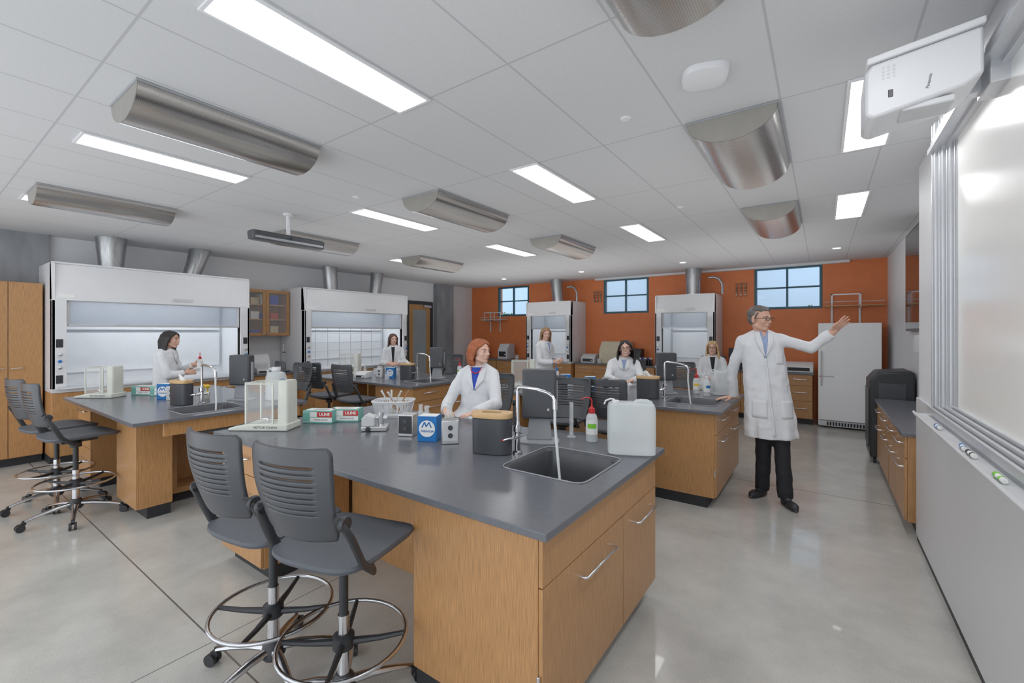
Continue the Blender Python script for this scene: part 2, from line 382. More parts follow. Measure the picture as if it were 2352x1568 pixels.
# projector
r=top('projector','white short-throw projector mounted above the whiteboard','projector',(.14,2.27,2.485)); r.scale=(.95,.95,.92)
m=MB(); m.prism([(0,.02),(.025,0),(.30,.055),(.355,.09),(.355,.275),(.02,.235),(0,.2)],0,.27,'xz')
part('casing',m,mat('projector_white',srgb(214,215,219),.35,var=.01),r,.012)
m=MB().prism([(.006,.236),(.36,.278),(.36,.308),(.006,.264)],-.008,.276,'xz'); part('lid',m,white,r,.006)
kp=MB()
for i in range(3):
    for j in range(4): 
        c=V((.060+.017*i,-.0,.208-.015*j)); kp.lathe([(.0052,0),(.0052,-.002),(.0042,-.002)],c,12,axis='y')
part('keypad',kp,lgrey,r)
part('ir_sensor',MB().box(.075,.091,-.002,.003,.075,.108),dgrey,r,.002)
text('Panasonic',.015,dgrey,r,(.2,-.001,.105),(90,-80,0))
part('lens_recess',MB().box(.12,.28,.02,.16,.012,.04),lgrey,r,.006)
part('mount_arm',MB().box(.2,.44,.27,.33,.12,.22).box(.4,.48,.15,.33,.1,.24),alu,r,.004)
# ================================================================ CABINETRY
def handle(parent,x,z,L=.13,y=0):
    m=MB(); m.tube([(x-L/2,y,z),(x-L/2,y-.024,z),(x-L/2+.008,y-.034,z),(x+L/2-.008,y-.034,z),(x+L/2,y-.024,z),(x+L/2,y,z)],.0062,10)
    part('handle',m,chrome,parent,label='satin chrome bar handle')
def cabinet(name,label,loc,rot,W,Dp,z0,z1,rows,kickd=.06,kh=.1,cat='cabinet',mt=None,group=None,handles=True):
    mt=mt or wood
    r=top(name,label,cat,(loc[0],loc[1],0),rot,group)
    if name.startswith('sink'):
        m=MB().box(0,.018,0,Dp,z0+kh,z1).box(W-.018,W,0,Dp,z0+kh,z1).box(.018,W-.018,Dp-.012,Dp,z0+kh,z1).box(.018,W-.018,0,Dp-.012,z0+kh,z0+kh+.018)
    else: m=MB().box(0,W,.0,Dp,z0+kh,z1)
    part('body',m,mt,r,.002)
    if kh: part('toe_kick',MB().box(.01,W-.01,kickd,Dp-.01,z0,z0+kh),kick,r)
    z=z1; 
    for (k,h,n) in rows:
        ws=n if isinstance(n,(list,tuple)) else [1/n]*n; x=0
        for i,wf in enumerate(ws):
            wd=W*wf; a=x+.003; b=x+wd-.003; x+=wd
            d=part({'drawer':'drawer','door':'door','panel':'false_front'}[k],MB().box(a,b,-.019,-.001,z-h+.002,z-.003),mt,r,.0015)
            if handles and k=='drawer': handle(d,(a+b)/2,z-h*.42,min(.28,wd*.55),-.019)
            if handles and k=='door':
                handle(d,(a+b)/2+(.07 if wd>.7 else .03),z-.085,min(.34,wd*.55),-.019)
                if name.startswith('sink') and i==0: part('hinge',MB().box(-.012,.003,-.012,-.001,.3,.36),chrome,d,.002)
        z-=h
    return r
def counter(name,label,x0,x1,y0,y1,z1=.91,th=.03,hole=None):
    if hole:
        hx0,hx1,hy0,hy1=hole; X=[x0,hx0,hx1,x1];Y=[y0,hy0,hy1,y1]; bm=bmesh.new(); vv=[[bm.verts.new((a,b,z1)) for a in X] for b in Y]
        fs=[bm.faces.new((vv[j][i],vv[j][i+1],vv[j+1][i+1],vv[j+1][i])) for j in range(3) for i in range(3) if (i,j)!=(1,1)]
        ex=bmesh.ops.extrude_face_region(bm,geom=fs); bmesh.ops.translate(bm,vec=(0,0,-th),verts=[g for g in ex['geom'] if isinstance(g,bmesh.types.BMVert)])
        bmesh.ops.recalc_face_normals(bm,faces=bm.faces); me=D.meshes.new(name); bm.to_mesh(me); bm.free(); me.materials.append(ctop)
    else: me=MB().box(x0,x1,y0,y1,z1-th,z1).mesh(name,ctop)
    return part(name,me,None,None,.003,label=label,cat='countertop')
sinkm=mat('sink_epoxy',srgb(74,75,80),.35)
def sink(hx0,hx1,hy0,hy1,zt=.91):
    r=top('sink','dark undermounted epoxy laboratory sink','sink',((hx0+hx1)/2,(hy0+hy1)/2,zt),0,'laboratory sinks')
    w=(hx1-hx0)/2;h=(hy1-hy0)/2
    m=MB(); n=40
    prof=[(1.05,.0035),(1.05,.0005),(.995,.0005),(.95,-.015),(.93,-.18),(.85,-.2),(.1,-.205)]
    vs=[]
    for (k,z) in prof:
        for j in range(n):
            t=2*pi*j/n;c,s_=math.cos(t),math.sin(t);e=2/9
            vs.append((w*k*math.copysign(abs(c)**e,c),h*k*math.copysign(abs(s_)**e,s_),z))
    fs=[]
    for i in range(6):
        for j in range(n): fs.append((i*n+j,i*n+(j+1)%n,(i+1)*n+(j+1)%n,(i+1)*n+j))
    fs.append(tuple(6*n+j for j in range(n)))
    m.add(vs,fs); part('basin',m,sinkm,r)
    m=MB().tube([(w*1.05*math.copysign(abs(math.cos(t))**(2/9),math.cos(t)),h*1.05*math.copysign(abs(math.sin(t))**(2/9),math.sin(t)),.003) for t in [2*pi*(j+.5)/48 for j in range(48)]],.0035,6,closed=True)
    part('rim',m,greyp,r)
    part('strainer',MB().lathe([(.045,0),(.04,.006),(.02,.004),(0,.004)],(0,-.05,-.203),20),chrome,r)
    return r
counter('countertop','large dark grey epoxy island countertop beside the stools',-3.6,-.8,1.34,2.77,hole=(-1.40,-.93,1.88,2.38))
sink(-1.40,-.93,1.88,2.38)
cabinet('sink_cabinet','bamboo end cabinet with false front and two doors under the sink',(-.86,1.38),90,1.34,.67,0,.88,[('panel',.2,1),('door',.57,[.6,.4])])
cabinet('drawer_cabinet','bamboo pedestal with three drawers under the island bench',(-3.5,1.38),0,.57,.62,0,.88,[('drawer',.2,1),('drawer',.27,1),('drawer',.3,1)])
part('knee_panel',MB().box(-2.92,-1.535,2.02,2.06,0.0,.88),wood,None,.002,label='bamboo back panel of the knee space under the bench',cat='panel')
cabinet('drawer_cabinet','bamboo pedestal with drawers facing the second aisle',(-2.9,2.72),180,.5,.62,0,.88,[('drawer',.2,1),('drawer',.27,1),('drawer',.3,1)])
def farbench(y0,x0,x1,lab,hole):
    counter('countertop',lab,x0,x1,y0,y0+1.43,hole=hole)
    sink(*hole)
    cabinet('sink_cabinet','bamboo end cabinet with drawers above doors on the bench',(x1-.07,y0+.06),90,1.3,.75,0,.88,[('drawer',.2,[.5,.5]),('door',.57,[.5,.5])])
    cabinet('drawer_cabinet','bamboo pedestal with three drawers under the island bench',(x0+.15,y0+.06),0,.5,.62,0,.88,[('drawer',.2,1),('drawer',.27,1),('drawer',.3,1)])
    part('knee_panel',MB().box(x0+.66,x1-.83,y0+.7,y0+.74,0,.88),wood,None,.002,label='bamboo back panel of the knee space under the bench',cat='panel')
farbench(4.29,-3.6,-.74,'dark grey epoxy island countertop where the standing instructor leans',(-1.32,-.86,4.58,5.06))
farbench(3.93,-6.9,-4.4,'dark grey epoxy island countertop with two stools before it',(-4.98,-4.54,4.3,4.8))
counter('countertop','dark grey epoxy island countertop on a stepped bamboo base',-6.8,-4.4,1.08,2.51,hole=(-4.98,-4.53,1.47,1.97))
sink(-4.98,-4.53,1.47,1.97)
cabinet('support_pedestal','narrow bamboo support pedestal under the bench corner',(-5.35,1.22),0,.56,.24,0,.88,[('panel',.78,1)])
part('apron',MB().box(-4.49,-4.46,1.3,2.46,.76,.88).box(-5.3,-4.49,2.43,2.46,.76,.88),wood,None,.002,label='bamboo apron rail below the countertop edge',cat='panel')
r=cabinet('sink_cabinet','open bamboo sink base recessed under the countertop',(-5.02,1.52),90,.9,.4,0,.86,[],handles=False)
part('face_frame',MB().box(0,.9,-.02,-.001,.1,.15).box(0,.04,-.02,-.001,.15,.86).box(.86,.9,-.02,-.001,.15,.86),wood_edge,r,.002)
cabinet('drawer_cabinet','bamboo pedestal with three drawers under the island bench',(-6.68,1.2),0,.5,.6,0,.88,[('drawer',.2,1),('drawer',.27,1),('drawer',.3,1)])
part('knee_panel',MB().box(-6.15,-5.5,1.8,1.84,0,.88),wood,None,.002,label='bamboo back panel of the knee space under the bench',cat='panel')
counter('countertop','dark grey epoxy wall countertop along the orange wall',-8.05,-6.1,9.22,9.94)
counter('countertop','dark grey epoxy wall countertop between the narrow fume hoods',-4.77,-2.86,9.22,9.94)
counter('countertop','dark grey epoxy wall countertop beside the white freezer',-1.66,-.12,9.22,9.94)
for x,wd in ((-8.02,.95),(-7.05,.93),(-4.75,.94),(-3.8,.92),(-1.64,.75),(-.88,.74)):
    cabinet('base_cabinet','bamboo base cabinet with drawers along the orange wall',(x,9.27),0,wd,.65,0,.88,[('drawer',.2,2),('drawer',.27,2),('drawer',.3,2)],group='wall base cabinets')
counter('countertop','dark grey epoxy wall countertop between the two large hoods',-8.48,-7.8,3.4,4.24)
cabinet('base_cabinet','bamboo base cabinet with drawers between the fume hoods',(-7.85,3.41),90,.82,.62,0,.88,[('drawer',.2,2),('drawer',.27,2),('drawer',.3,2)])
part('countertop',MB().box(.52,.915,4.7,6.92,.79,.82),ctop,None,.003,label='dark low wall countertop with a cable cut-out',cat='countertop')
cabinet('base_cabinet','low bamboo wall cabinet with drawers and doors',(.56,6.88),-90,1.1,.34,0,.79,[('drawer',.18,2),('door',.5,2)])
cabinet('base_cabinet','low bamboo wall cabinet with doors beside the whiteboard',(.56,5.74),-90,1.02,.34,0,.79,[('drawer',.18,2),('door',.5,2)])
ye=1.09
for i,Wc in enumerate((.58,.92,.92)):
    r=top('storage_cabinet','tall bamboo storage cabinet with two full-height doors','cabinet',(-8.0,ye-Wc,0),90,'tall bamboo cabinets'); ye-=Wc
    part('body',MB().box(.0,Wc-.003,.0,.48,.1,2.24),wood,r,.002); part('toe_kick',MB().box(0,Wc-.003,.05,.46,0,.1),kick,r)
    for k in range(2):
        h_=Wc/2; d=part('door',MB().box(.003+k*h_,h_-.004+k*h_,-.019,-.001,.11,2.235),wood,r,.0015); handle(d,h_-.07 if k==0 else h_+.07,1.19,.09,-.019)
r=top('wall_cabinet','wall-mounted bamboo cabinet with two glazed doors','cabinet',(-8.1,3.42,0),90)
W=.84; m=MB().box(0,.02,0,.38,1.56,2.38).box(W-.02,W,0,.38,1.56,2.38).box(.02,W-.02,0,.38,1.56,1.58).box(.02,W-.02,0,.38,2.36,2.38).box(.02,W-.02,.36,.38,1.58,2.36)
part('body',m,wood,r,.002)
part('shelf',MB().box(.02,W-.02,.03,.36,1.84,1.86),wood,r); part('shelf',MB().box(.02,W-.02,.03,.36,2.1,2.12),wood,r)
for k in range(2):
    d=part('door',MB().frame(.003+k*.42,.417+k*.42,1.563,2.377,-.02,-.001,.05),wood,r,.002)
    part('door_glass',MB().box(.05+k*.42,.37+k*.42,-.012,-.008,1.61,2.33),glass,d); handle(d,.38 if k==0 else .46,1.6,.06,-.02)
for (z,n0) in ((1.58,4),(1.86,4),(2.12,4)):
    for i in range(n0):
        y=3.53+i*.17; h=random.uniform(.08,.18)
        part('storage_box',MB().box(-.11,.11,-.07,.07,0,h).box(-.114,.114,-.074,.074,h-.02,h+.003),booksm[(i+int(z*10))%4],None,.002,loc=(-8.3,y,z+.001),label='small lidded storage box on the cabinet shelf',cat='box',group='boxes in the wall cabinet')
# ================================================================ FUME HOODS
def hood(label,loc,rot,W,Ht=2.44,Dp=.82,lattice=False):
    r=top('fume_hood',label,'fume hood',(loc[0],loc[1],0),rot)
    p=.13; zf=2.02; zs=.93
    m=MB(); m.box(0,.03,.0,Dp,zs,Ht-.02).box(W-.03,W,.0,Dp,zs,Ht-.02).box(.03,W-.03,Dp-.03,Dp,zs,Ht-.02).box(0,W,.02,Dp,Ht-.02,Ht)
    part('cabinet_shell',m,white,r,.003)
    m=MB().prism([(0,zf),(.055,Ht-.0),(.12,Ht-.0),(.12,zf)],0,W,'yz'); part('front_fascia',m,white,r,.004)
    for x0 in (0,W-p): part('side_post',MB().prism([(0.0,zs-.0),(.0,zf),(.1,zf),(.1,zs)],x0,x0+p,'yz').box(x0+(.095 if x0==0 else 0),x0+(.13 if x0==0 else .035),.03,.16,zs,zf),white,r,.004)
    m=MB().box(p,W-p,Dp-.12,Dp-.1,zs,2.2).box(p,p+.01,.1,Dp-.12,zs,2.2).box(W-p-.01,W-p,.1,Dp-.12,zs,2.2).box(p,W-p,.12,Dp-.1,2.2,2.21)
    part('interior_liner',m,white2,r)
    part('baffle',MB().box(p+.05,W-p-.05,Dp-.16,Dp-.145,1.08,1.62).box(p+.05,W-p-.05,Dp-.16,Dp-.145,1.66,2.1),white2,r,.004)
    part('work_surface',MB().box(0,W,.0,Dp,zs-.045,zs),lgrey,r,.003)
    part('airfoil_sill',MB().prism([(-.05,zs+.0),(-.045,zs+.02),(.03,zs+.035),(.06,zs+.02),(.05,zs+.0)],.05,W-.05,'yz'),alu,r)
    part('hood_lamp',MB().box(p+.2,W-p-.2,.25,.4,2.185,2.199),hoodlamp,r)
    s=part('sash',MB().frame(p+.005,W-p-.005,1.7,zf+.02,.045,.075,.03),lgrey,r,.002)
    part('sash_glass',MB().box(p+.03,W-p-.03,.058,.062,1.72,zf+.01),bluegl,s)
    part('sash_handle',MB().box(p+.02,W-p-.02,.03,.05,1.695,1.72),alu,s,.003)
    part('name_plate',MB().box(W*.54,W*.54+(.24 if W>2 else .16),-.008,.03,zf+.045,zf+.085),lgrey,r,.003)
    part('instruction_label',MB().box(.06,.2,-.002,.03,zf+.03,zf+.08),paper,r,.001)
    for x0 in (p/2,W-p/2):
        part('outlet',MB().box(x0-.03,x0+.03,-.008,.0,1.44,1.54),blackp,r,.002); part('outlet',MB().box(x0-.03,x0+.03,-.008,.0,1.0,1.1),blackp,r,.002)
        for k,z in enumerate((1.19,1.27,1.35)):
            part('valve_knob',MB().lathe([(.008,.0),(.008,-.02),(.018,-.02),(.018,-.045),(0,-.048)],(x0,0,z),14,axis='y'),blue if k==1 else chrome,r)
    nd=4 if W>2 else 2
    part('base_body',MB().box(.0,W,.03,Dp,.1,zs-.046),wood,r,.002); part('toe_kick',MB().box(.0,W,.09,Dp,0,.1),kick,r)
    for i in range(nd):
        a=W/nd*i+.003; b=W/nd*(i+1)-.003; d=part('door',MB().box(a,b,.012,.029,.11,zs-.05),wood,r,.0015); handle(d,(a+b)/2,.78,.2,.012)
    if lattice:
        m=MB()
        for i in range(8): x=p+.15+i*(W-2*p-.3)/7; m.cyl((x,Dp-.25,zs),(x,Dp-.25,1.75),.006,n=8)
        for z in (1.1,1.25,1.42,1.6): m.cyl((p+.1,Dp-.262,z),(W-p-.1,Dp-.262,z),.006,n=8)
        part('support_lattice',m,steel,r)
    return r
hood('large white fume hood with raised sash and bright interior',(-7.6,1.11),90,2.24,Ht=2.49)
hood('large white fume hood with a metal support lattice inside',(-7.6,4.28),90,2.4,lattice=True)
hood('narrow white fume hood against the orange wall',(-6.03,9.12),0,1.24,Ht=2.36)
hood('narrow white fume hood against the orange wall between windows',(-2.83,9.12),0,1.14,Ht=2.38)
def duct(b,t,r0,r1):
    r=top('exhaust_duct','galvanised metal exhaust duct rising from a fume hood','duct',b)
    t=V(t)-V(b); part('duct_pipe',MB().tube([(0,0,0),(0,0,.02),t*.5,t-V((0,0,.01)),t],[r0,r0,(r0+r1)/2,r1,r1],32),galv,r)
    part('duct_collar',MB().lathe([(r0+.015,0),(r0+.015,.03),(r0+.002,.03)],n=32),steel,r)
    return r
duct((-8.0,1.74,2.491),(-8.0,1.74,CZ-.002),.13,.17); duct((-8.0,2.68,2.491),(-8.0,2.8,CZ-.002),.11,.14)
duct((-8.0,5.05,2.441),(-8.0,5.02,CZ-.002),.13,.14); duct((-8.0,6.1,2.441),(-8.0,6.16,CZ-.002),.12,.135)
duct((-5.3,9.45,2.361),(-5.35,9.45,CZ-.002),.13,.15); duct((-2.15,9.45,2.381),(-2.15,9.45,CZ-.002),.14,.16)
for x,z in ((-5.2,2.36),(-2.0,2.38)):
    part('flex_hose',MB().tube([(x+.13,9.5,2.72),(x+.22,9.5,2.73),(x+.32,9.5,2.69),(x+.38,9.5,2.58),(x+.38,9.5,z+.0)],.026,12),galv,None,label='flexible metal hose curving down beside the exhaust duct',cat='hose')
for x in (-4.55,-1.42):
    m=MB()
    for k in range(3): m.cyl((x+k*.08,9.91,2.34),(x+k*.08,9.91,2.6),.009,n=10); m.cyl((x+k*.08,9.95,2.38),(x+k*.08,9.89,2.38),.016,n=12); m.ell((x+k*.08,9.9,2.52),.02); m.cyl((x+k*.08-.025,9.89,2.46),(x+k*.08+.025,9.89,2.46),.007,n=8)
    m.cyl((x-.03,9.91,2.6),(x+.19,9.91,2.6),.009,n=8)
    part('gas_valve_manifold',m,mat('pipe_bronze',(.3,.24,.2),.4,1.),None,label='cluster of small metal gas pipes and valves on the wall',cat='pipes')
# ================================================================ FREEZER, SHELF, CART
r=top('freezer','tall white upright laboratory freezer with a bar handle','freezer',(-.06,9.2,0))
part('cabinet_body',MB().box(0,.84,.04,.7,.03,1.77),fridgew,r,.01); part('door',MB().box(.0,.84,-.02,.036,.13,1.78),fridgew,r,.012)
part('base_grille',MB().box(.02,.82,-.005,.038,.03,.12),lgrey,r,.003)
g=MB()
for i in range(16): g.box(.12+i*.04,.145+i*.04,-.01,-.004,.045,.105)
part('grille_slots',g,ink,r)
part('feet',MB().cyl((.06,.1,0),(.06,.1,.035),.02).cyl((.78,.1,0),(.78,.1,.035),.02).cyl((.06,.6,0),(.06,.6,.035),.02).cyl((.78,.6,0),(.78,.6,.035),.02),blackp,r)
part('handle',MB().tube([(.045,-.02,.72),(.045,-.06,.74),(.045,-.06,1.28),(.045,-.02,1.3)],.011,10),lgrey,r)
text('CAUTION',.035,ink,r,(.14,-.0215,.87))
part('warning_label',MB().lathe([(0,-.001),(.016,-.001),(.016,0)],(.035,-.0205,.87),16,axis='y'),red,r)
for (x0,x1,z) in ((.02,.86,2.1),(-7.9,-7.15,1.98)):
    r=top('wall_shelf','white bracketed wall shelf rack on the orange wall','shelf',(x0,9.94,0))
    W=x1-x0
    part('shelf_board',MB().box(0,W,-.34,-.02,z-.02,z),wood if x0>0 else lgrey,r,.002)
    m=MB()
    for a in (.12,W*.62): m.box(a-.015,a+.015,-.02,-.001,z-.35,z+.22).box(a-.008,a+.008,-.32,-.02,z-.045,z-.021).box(a-.008,a+.008,-.3,-.29,z,z+.2)
    m.box(.1,W*.64,-.3,-.285,z+.18,z+.2); m.box(.1,.115,-.3,-.02,z+.18,z+.2);m.box(W*.62,W*.635,-.3,-.02,z+.18,z+.2)
    part('bracket_frame',m,white,r,.001)
    part('guard_rail',MB().tube([(0,-.02,z+.06),(0,-.33,z+.06),(W,-.33,z+.06),(W,-.02,z+.06)],.005,8),lgrey,r)
r=top('equipment_cart','black rounded equipment cart against the wall','cart',(.48,7.0,0))
part('cart_body',MB().prism([(0,.08),(.42,.08),(.42,1.14),(.38,1.16),(.08,1.13),(0,1.02)],0,.6,'xz'),blackp,r,.02)
part('front_panel',MB().box(-.012,.0,.06,.54,.2,.92),dgrey,r,.006)
part('side_vent',MB().box(.08,.34,-.01,.0,.75,1.0),dgrey,r,.005)
for p in ((.05,.06),(.37,.06),(.05,.54),(.37,.54)): part('caster',MB().lathe([(.035,-.015),(.04,0),(.035,.015)],(p[0],p[1],.04),16,axis='x').box(p[0]-.01,p[0]+.01,p[1]-.02,p[1]+.02,.04,.085),ink,r)
r=top('wall_display','large dark glossy wall display on the white wall','display',(.915,6.4,0))
part('bezel',MB().box(-.045,0,0,1.1,1.64,2.85),dgrey,r,.004); part('screen',MB().box(-.05,-.045,.03,1.07,1.67,2.82),mirror,r)
part('wall_box',MB().box(.86,.915,6.35,6.8,1.40,1.60),white,None,.006,label='white wall-mounted control box under the display',cat='control box')
# ================================================================ WHITEBOARD
r=top('sliding_whiteboard','large glossy sliding whiteboard in an aluminium track frame','whiteboard',(.62,0,0))
m=MB(); 
for k in range(4):
    y=3.48-k*.075; x=-.1+k*.018
    m.box(x,x+.03,y-.06,y,1.2,2.82); m.box(x-.006,x,y-.018,y-.004,1.2,2.82)
part('vertical_stiles',m,alu,r,.002)
m=MB()
for k in range(5):
    z=2.66+k*.045; m.box(-.12+k*.014,-.0,-1.3,3.5,z,z+.03)
m.box(-.07,0,-1.3,3.5,2.64,2.9)
part('top_rail',m,alu,r,.003)
m=MB()
for k in range(4): m.box(-.12+k*.022,-.105+k*.022,-1.3,3.5,1.165,1.2+k*.012)
m.box(-.1,0,-1.3,3.5,1.13,1.19)
part('bottom_rail',m,alu,r,.002)
m=MB().prism([(-.18,1.15),(-.17,1.13),(0,1.125),(0,1.145),(-.165,1.145),(-.172,1.16)],-1.3,3.55,'xz'); part('marker_tray',m,lgrey,r,.002)
part('board_surface',MB().box(-.045,-.03,-1.3,3.2,1.2,2.66),whiteb,r)
part('rear_board_surface',MB().box(-.02,-.01,-1.3,3.45,1.2,2.66),whiteb,r)
for y,c,a in ((2.08,green,90),(2.42,ink,90),(2.54,blue,84),(3.02,blue,90),(1.5,red,88)):
    r=top('whiteboard_marker','short white dry-erase marker lying on the tray','marker',(.472,y,1.156),a,'markers on the tray'); r.scale=(.8,.8,.8)
    part('barrel',MB().lathe([(.0,-.05),(.011,-.05),(.011,.03)],n=14,axis='x'),paper,r); part('marker_cap',MB().lathe([(.0125,.028),(.0125,.055),(.009,.06),(0,.06)],n=14,axis='x'),c,r); part('label_band',MB().lathe([(.0114,-.03),(.0114,-.01)],n=14,axis='x'),c,r)
# ================================================================ STOOL
def stool():
    r=top('lab_stool','charcoal drafting stool with slatted back and chrome foot ring','stool',(0,0,0),0,'drafting stools')
    m=MB()
    rings=[(.0,.735),(.6,.737),(.9,.742),(1,.738),(1.01,.725),(.97,.71),(.8,.705),(0,.705)]
    n=40; vs=[]
    for (k,z) in rings:
        for j in range(n):
            t=2*pi*j/n;c,s_=math.cos(t),math.sin(t);e=2/4.5
            x=.235*k*math.copysign(abs(c)**e,c); y=-.235*k*math.copysign(abs(s_)**e,s_)
            zz=z+ (.012*(x/.235)**2) - (.02*max(0,-y/.235-.5)) ; vs.append((x,y-.02,zz))
    fs=[]
    for i in range(len(rings)-1):
        for j in range(n): fs.append((i*n+j,i*n+(j+1)%n,(i+1)*n+(j+1)%n,(i+1)*n+j))
    m.add(vs,fs); part('seat',m,chairseat,r)
    part('seat_pan',MB().box(-.1,.1,-.12,.12,.675,.704).cyl((0,0,.62),(0,0,.68),.04),blackp,r,.004)
    Wb=.195;z0=.85;z1=1.21
    def bf(u,v):
        a=(u*2-1); wv=Wb*(.86+.14*min(1,v*1.6)); corner=1.0
        if v>.9: corner=math.sqrt(max(0,1-((v-.9)/.1)**2))*.12+.88
        if v<.08: corner=math.sqrt(max(0,1-((.08-v)/.08)**2))*.15+.85
        x=a*wv*corner; y=.245+.07*v+.02*math.sin(pi*v)-.045*(a*a); return (x,y,z0+(z1-z0)*v)
    def msk(u,v):
        if .16<u<.84 and .3<v<.86:
            k=((v-.3)/.56*9)%1; return k>.3
        return True
    m=MB(); m.grid(bf,30,72,msk)
    b=part('backrest',m,chairp,r); s=b.modifiers.new('s','SOLIDIFY'); s.thickness=.014; s.offset=0
    for sx in (-1,1):
        m=MB(); m.tube([(sx*.18,.25,.95),(sx*.208,.235,.93),(sx*.222,.2,.86),(sx*.228,.15,.75),(sx*.22,.08,.69),(sx*.16,.02,.675),(sx*.08,0,.68)],[.014,.018,.02,.02,.019,.017,.014],10,flat=.7)
        m.lathe([(.026,-.012),(.03,0),(.026,.012)],(sx*.208,.225,.93),16,axis='x')
        part('back_support',m,blackp,r)
    part('gas_column',MB().cyl((0,0,.4),(0,0,.66),.019),blackp,r)
    part('column_sleeve',MB().cyl((0,0,.12),(0,0,.27),.026).cyl((0,0,.27),(0,0,.42),.024),chrome,r)
    part('foot_ring',MB().tube([(.26*math.cos(2*pi*j/40),.26*math.sin(2*pi*j/40),.32) for j in range(40)],.009,10,closed=True),satin,r)
    m=MB().lathe([(.03,.27),(.045,.28),(.045,.33),(.03,.34)],n=20)
    for k in range(4):
        a=k*pi/2+.5; m.tube([(.03*math.cos(a),.03*math.sin(a),.30),(.15*math.cos(a),.15*math.sin(a),.305),(.255*math.cos(a),.255*math.sin(a),.318)],[.016,.012,.01],8)
    part('ring_spokes',m,blackp,r)
    part('base_hub',MB().lathe([(.03,.17),(.045,.15),(.055,.1),(.04,.08),(0,.08)],n=24),blackp,r)
    for k in range(5):
        a=2*pi*k/5+.3; c,s_=math.cos(a),math.sin(a)
        part('base_leg',MB().tube([(.03*c,.03*s_,.125),(.12*c,.12*s_,.12),(.22*c,.22*s_,.1),(.31*c,.31*s_,.075)],[.024,.021,.017,.013],10,flat=.8),satin,r)
        t=V((-s_,c,0)); p=V((.315*c,.315*s_,.03)); q=V((.02*c,.02*s_,0))
        m=MB(); 
        for sd in (-1,1): m.tube([p+t*sd*.008+q,p+t*sd*.024+q],.0295,18)
        m.cyl(p+V((0,0,.01)),p+V((0,0,.055)),.009,n=8); m.tube([p+t*-.012+V((0,0,.03)),p+t*.012+V((0,0,.03))],.016,10)
        part('caster',m,blackp,r)
    return r
s0=stool(); s0.location=(-1.68,1.12,0); s0.rotation_euler=(0,0,rad(194))
for (x,y,a) in ((-2.14,1.05,188),(-5.36,.93,186),(-5.94,.9,190),(-5.78,3.62,184),(-5.1,3.62,186),(-1.84,3.3,8),(-2.6,3.26,20),(-1.6,3.95,184),(-2.2,4.0,182),(-2.36,6.26,0),(-1.6,6.1,5),(-6.3,2.9,-8),(-5.68,2.92,6),(-5.6,5.8,4),(-1.5,7.99,10)):
    dup(s0,(x,y,0),a)
# ================================================================ BENCH ITEMS
def onto(z=.91): return z+.0012
hosem=mat('hose_translucent',srgb(225,228,230),.3)
def faucet(x,y,rot):
    r=top('faucet','chrome laboratory gooseneck faucet with a serrated hose outlet','faucet',(x,y,onto()),rot,'laboratory faucets')
    part('faucet_base',MB().lathe([(.03,0),(.03,.01),(.018,.02),(.016,.12),(.024,.13),(.024,.16),(.014,.17),(.013,.19)],n=20),chrome,r)
    part('spout',MB().tube([(0,0,.18),(0,0,.372),(.008,0,.388),(.025,0,.393),(.12,0,.385),(.19,0,.37),(.222,0,.352),(.235,0,.33),(.237,0,.3)],.0105,12).cyl((.236,0,.33),(.238,0,.28),.014),chrome,r)
    for s_ in (-1,1):
        part('lever_handle',MB().cyl((0,0,.1),(0,s_*.05,.1),.012,n=12).tube([(0,s_*.055,.1),(-.02,s_*.07,.1),(-.05,s_*.085,.09)],[.01,.008,.006],8),chrome,r)
        part('index_button',MB().ell((-.055,s_*.088,.09),.008),red if s_<0 else blue,r)
    part('outlet_hose',MB().tube([(.237,0,.29),(.237,0,.2),(.25,0,.06),(.262,-.01,-.03),(.28,-.03,-.12),(.285,-.05,-.15)],.008,10),hosem,r)
def towel_box(x,y,rot,tissue=True):
    r=top('tissue_dispenser','dark oval tissue dispenser with a bamboo lid','tissue box',(x,y,onto()),rot,'tissue dispensers')
    part('container_body',MB().loft([(0,0,0,.113,.062),(0,0,.005,.117,.066),(0,0,.206,.119,.068),(0,0,.211,.115,.064)],40,pw=3.2),dgrey,r)
    bam=mat('light_bamboo',srgb(206,168,118),.45,var=.1,stretch=(1,9,1))
    m=MB()
    def lid(u,v):
        t=2*pi*u;c,s_=math.cos(t),math.sin(t);e=2/3.2
        k,z=[(1.0,.212),(1.01,.214),(1.01,.238),(.99,.241),(.5,.241),(.49,.226)][round(v*5)]
        return (.122*k*math.copysign(abs(c)**e,c),.07*k*math.copysign(abs(s_)**e,s_),z)
    m.grid(lid,48,5); part('lid',m,bam,r)
    part('lid_opening',MB().lathe([(0,.224),(.06,.224)],n=24),dark,r)
    if tissue:
        m=MB()
        def tf(u,v): return ((u-.5)*.09*(1+.3*v)+.006*math.sin(9*v),.012*math.sin(7*u+3*v),.226+.05*v*(1+.5*math.sin(6*u)))
        m.grid(tf,12,5); part('tissue',m,paper,r)
def monitor(x,y,rot):
    r=top('meter_stand','dark grey electronic unit on a tapered grey stand','electronic meter',(x,y,onto()),rot,'meters on stands')
    part('stand_base',MB().loft([(0,0,0,.13,.09),(0,0,.008,.13,.09),(0,0,.012,.12,.08)],36,pw=4),greyp,r)
    part('stand_neck',MB().prism([(-.085,.012),(.085,.012),(.06,.2),(-.06,.2)],-.01,.012,'xz'),greyp,r,.004)
    part('unit_housing',MB().box(-.11,.11,-.05,.05,.155,.475),dgrey,r,.012)
    part('front_panel',MB().box(-.098,.098,-.053,-.05,.17,.46),chairp,r,.002)
    text('e',.035,paper,r,(.06,-.0545,.22))
    part('side_latch',MB().box(.11,.118,-.02,.02,.2,.4),greyp,r,.003)
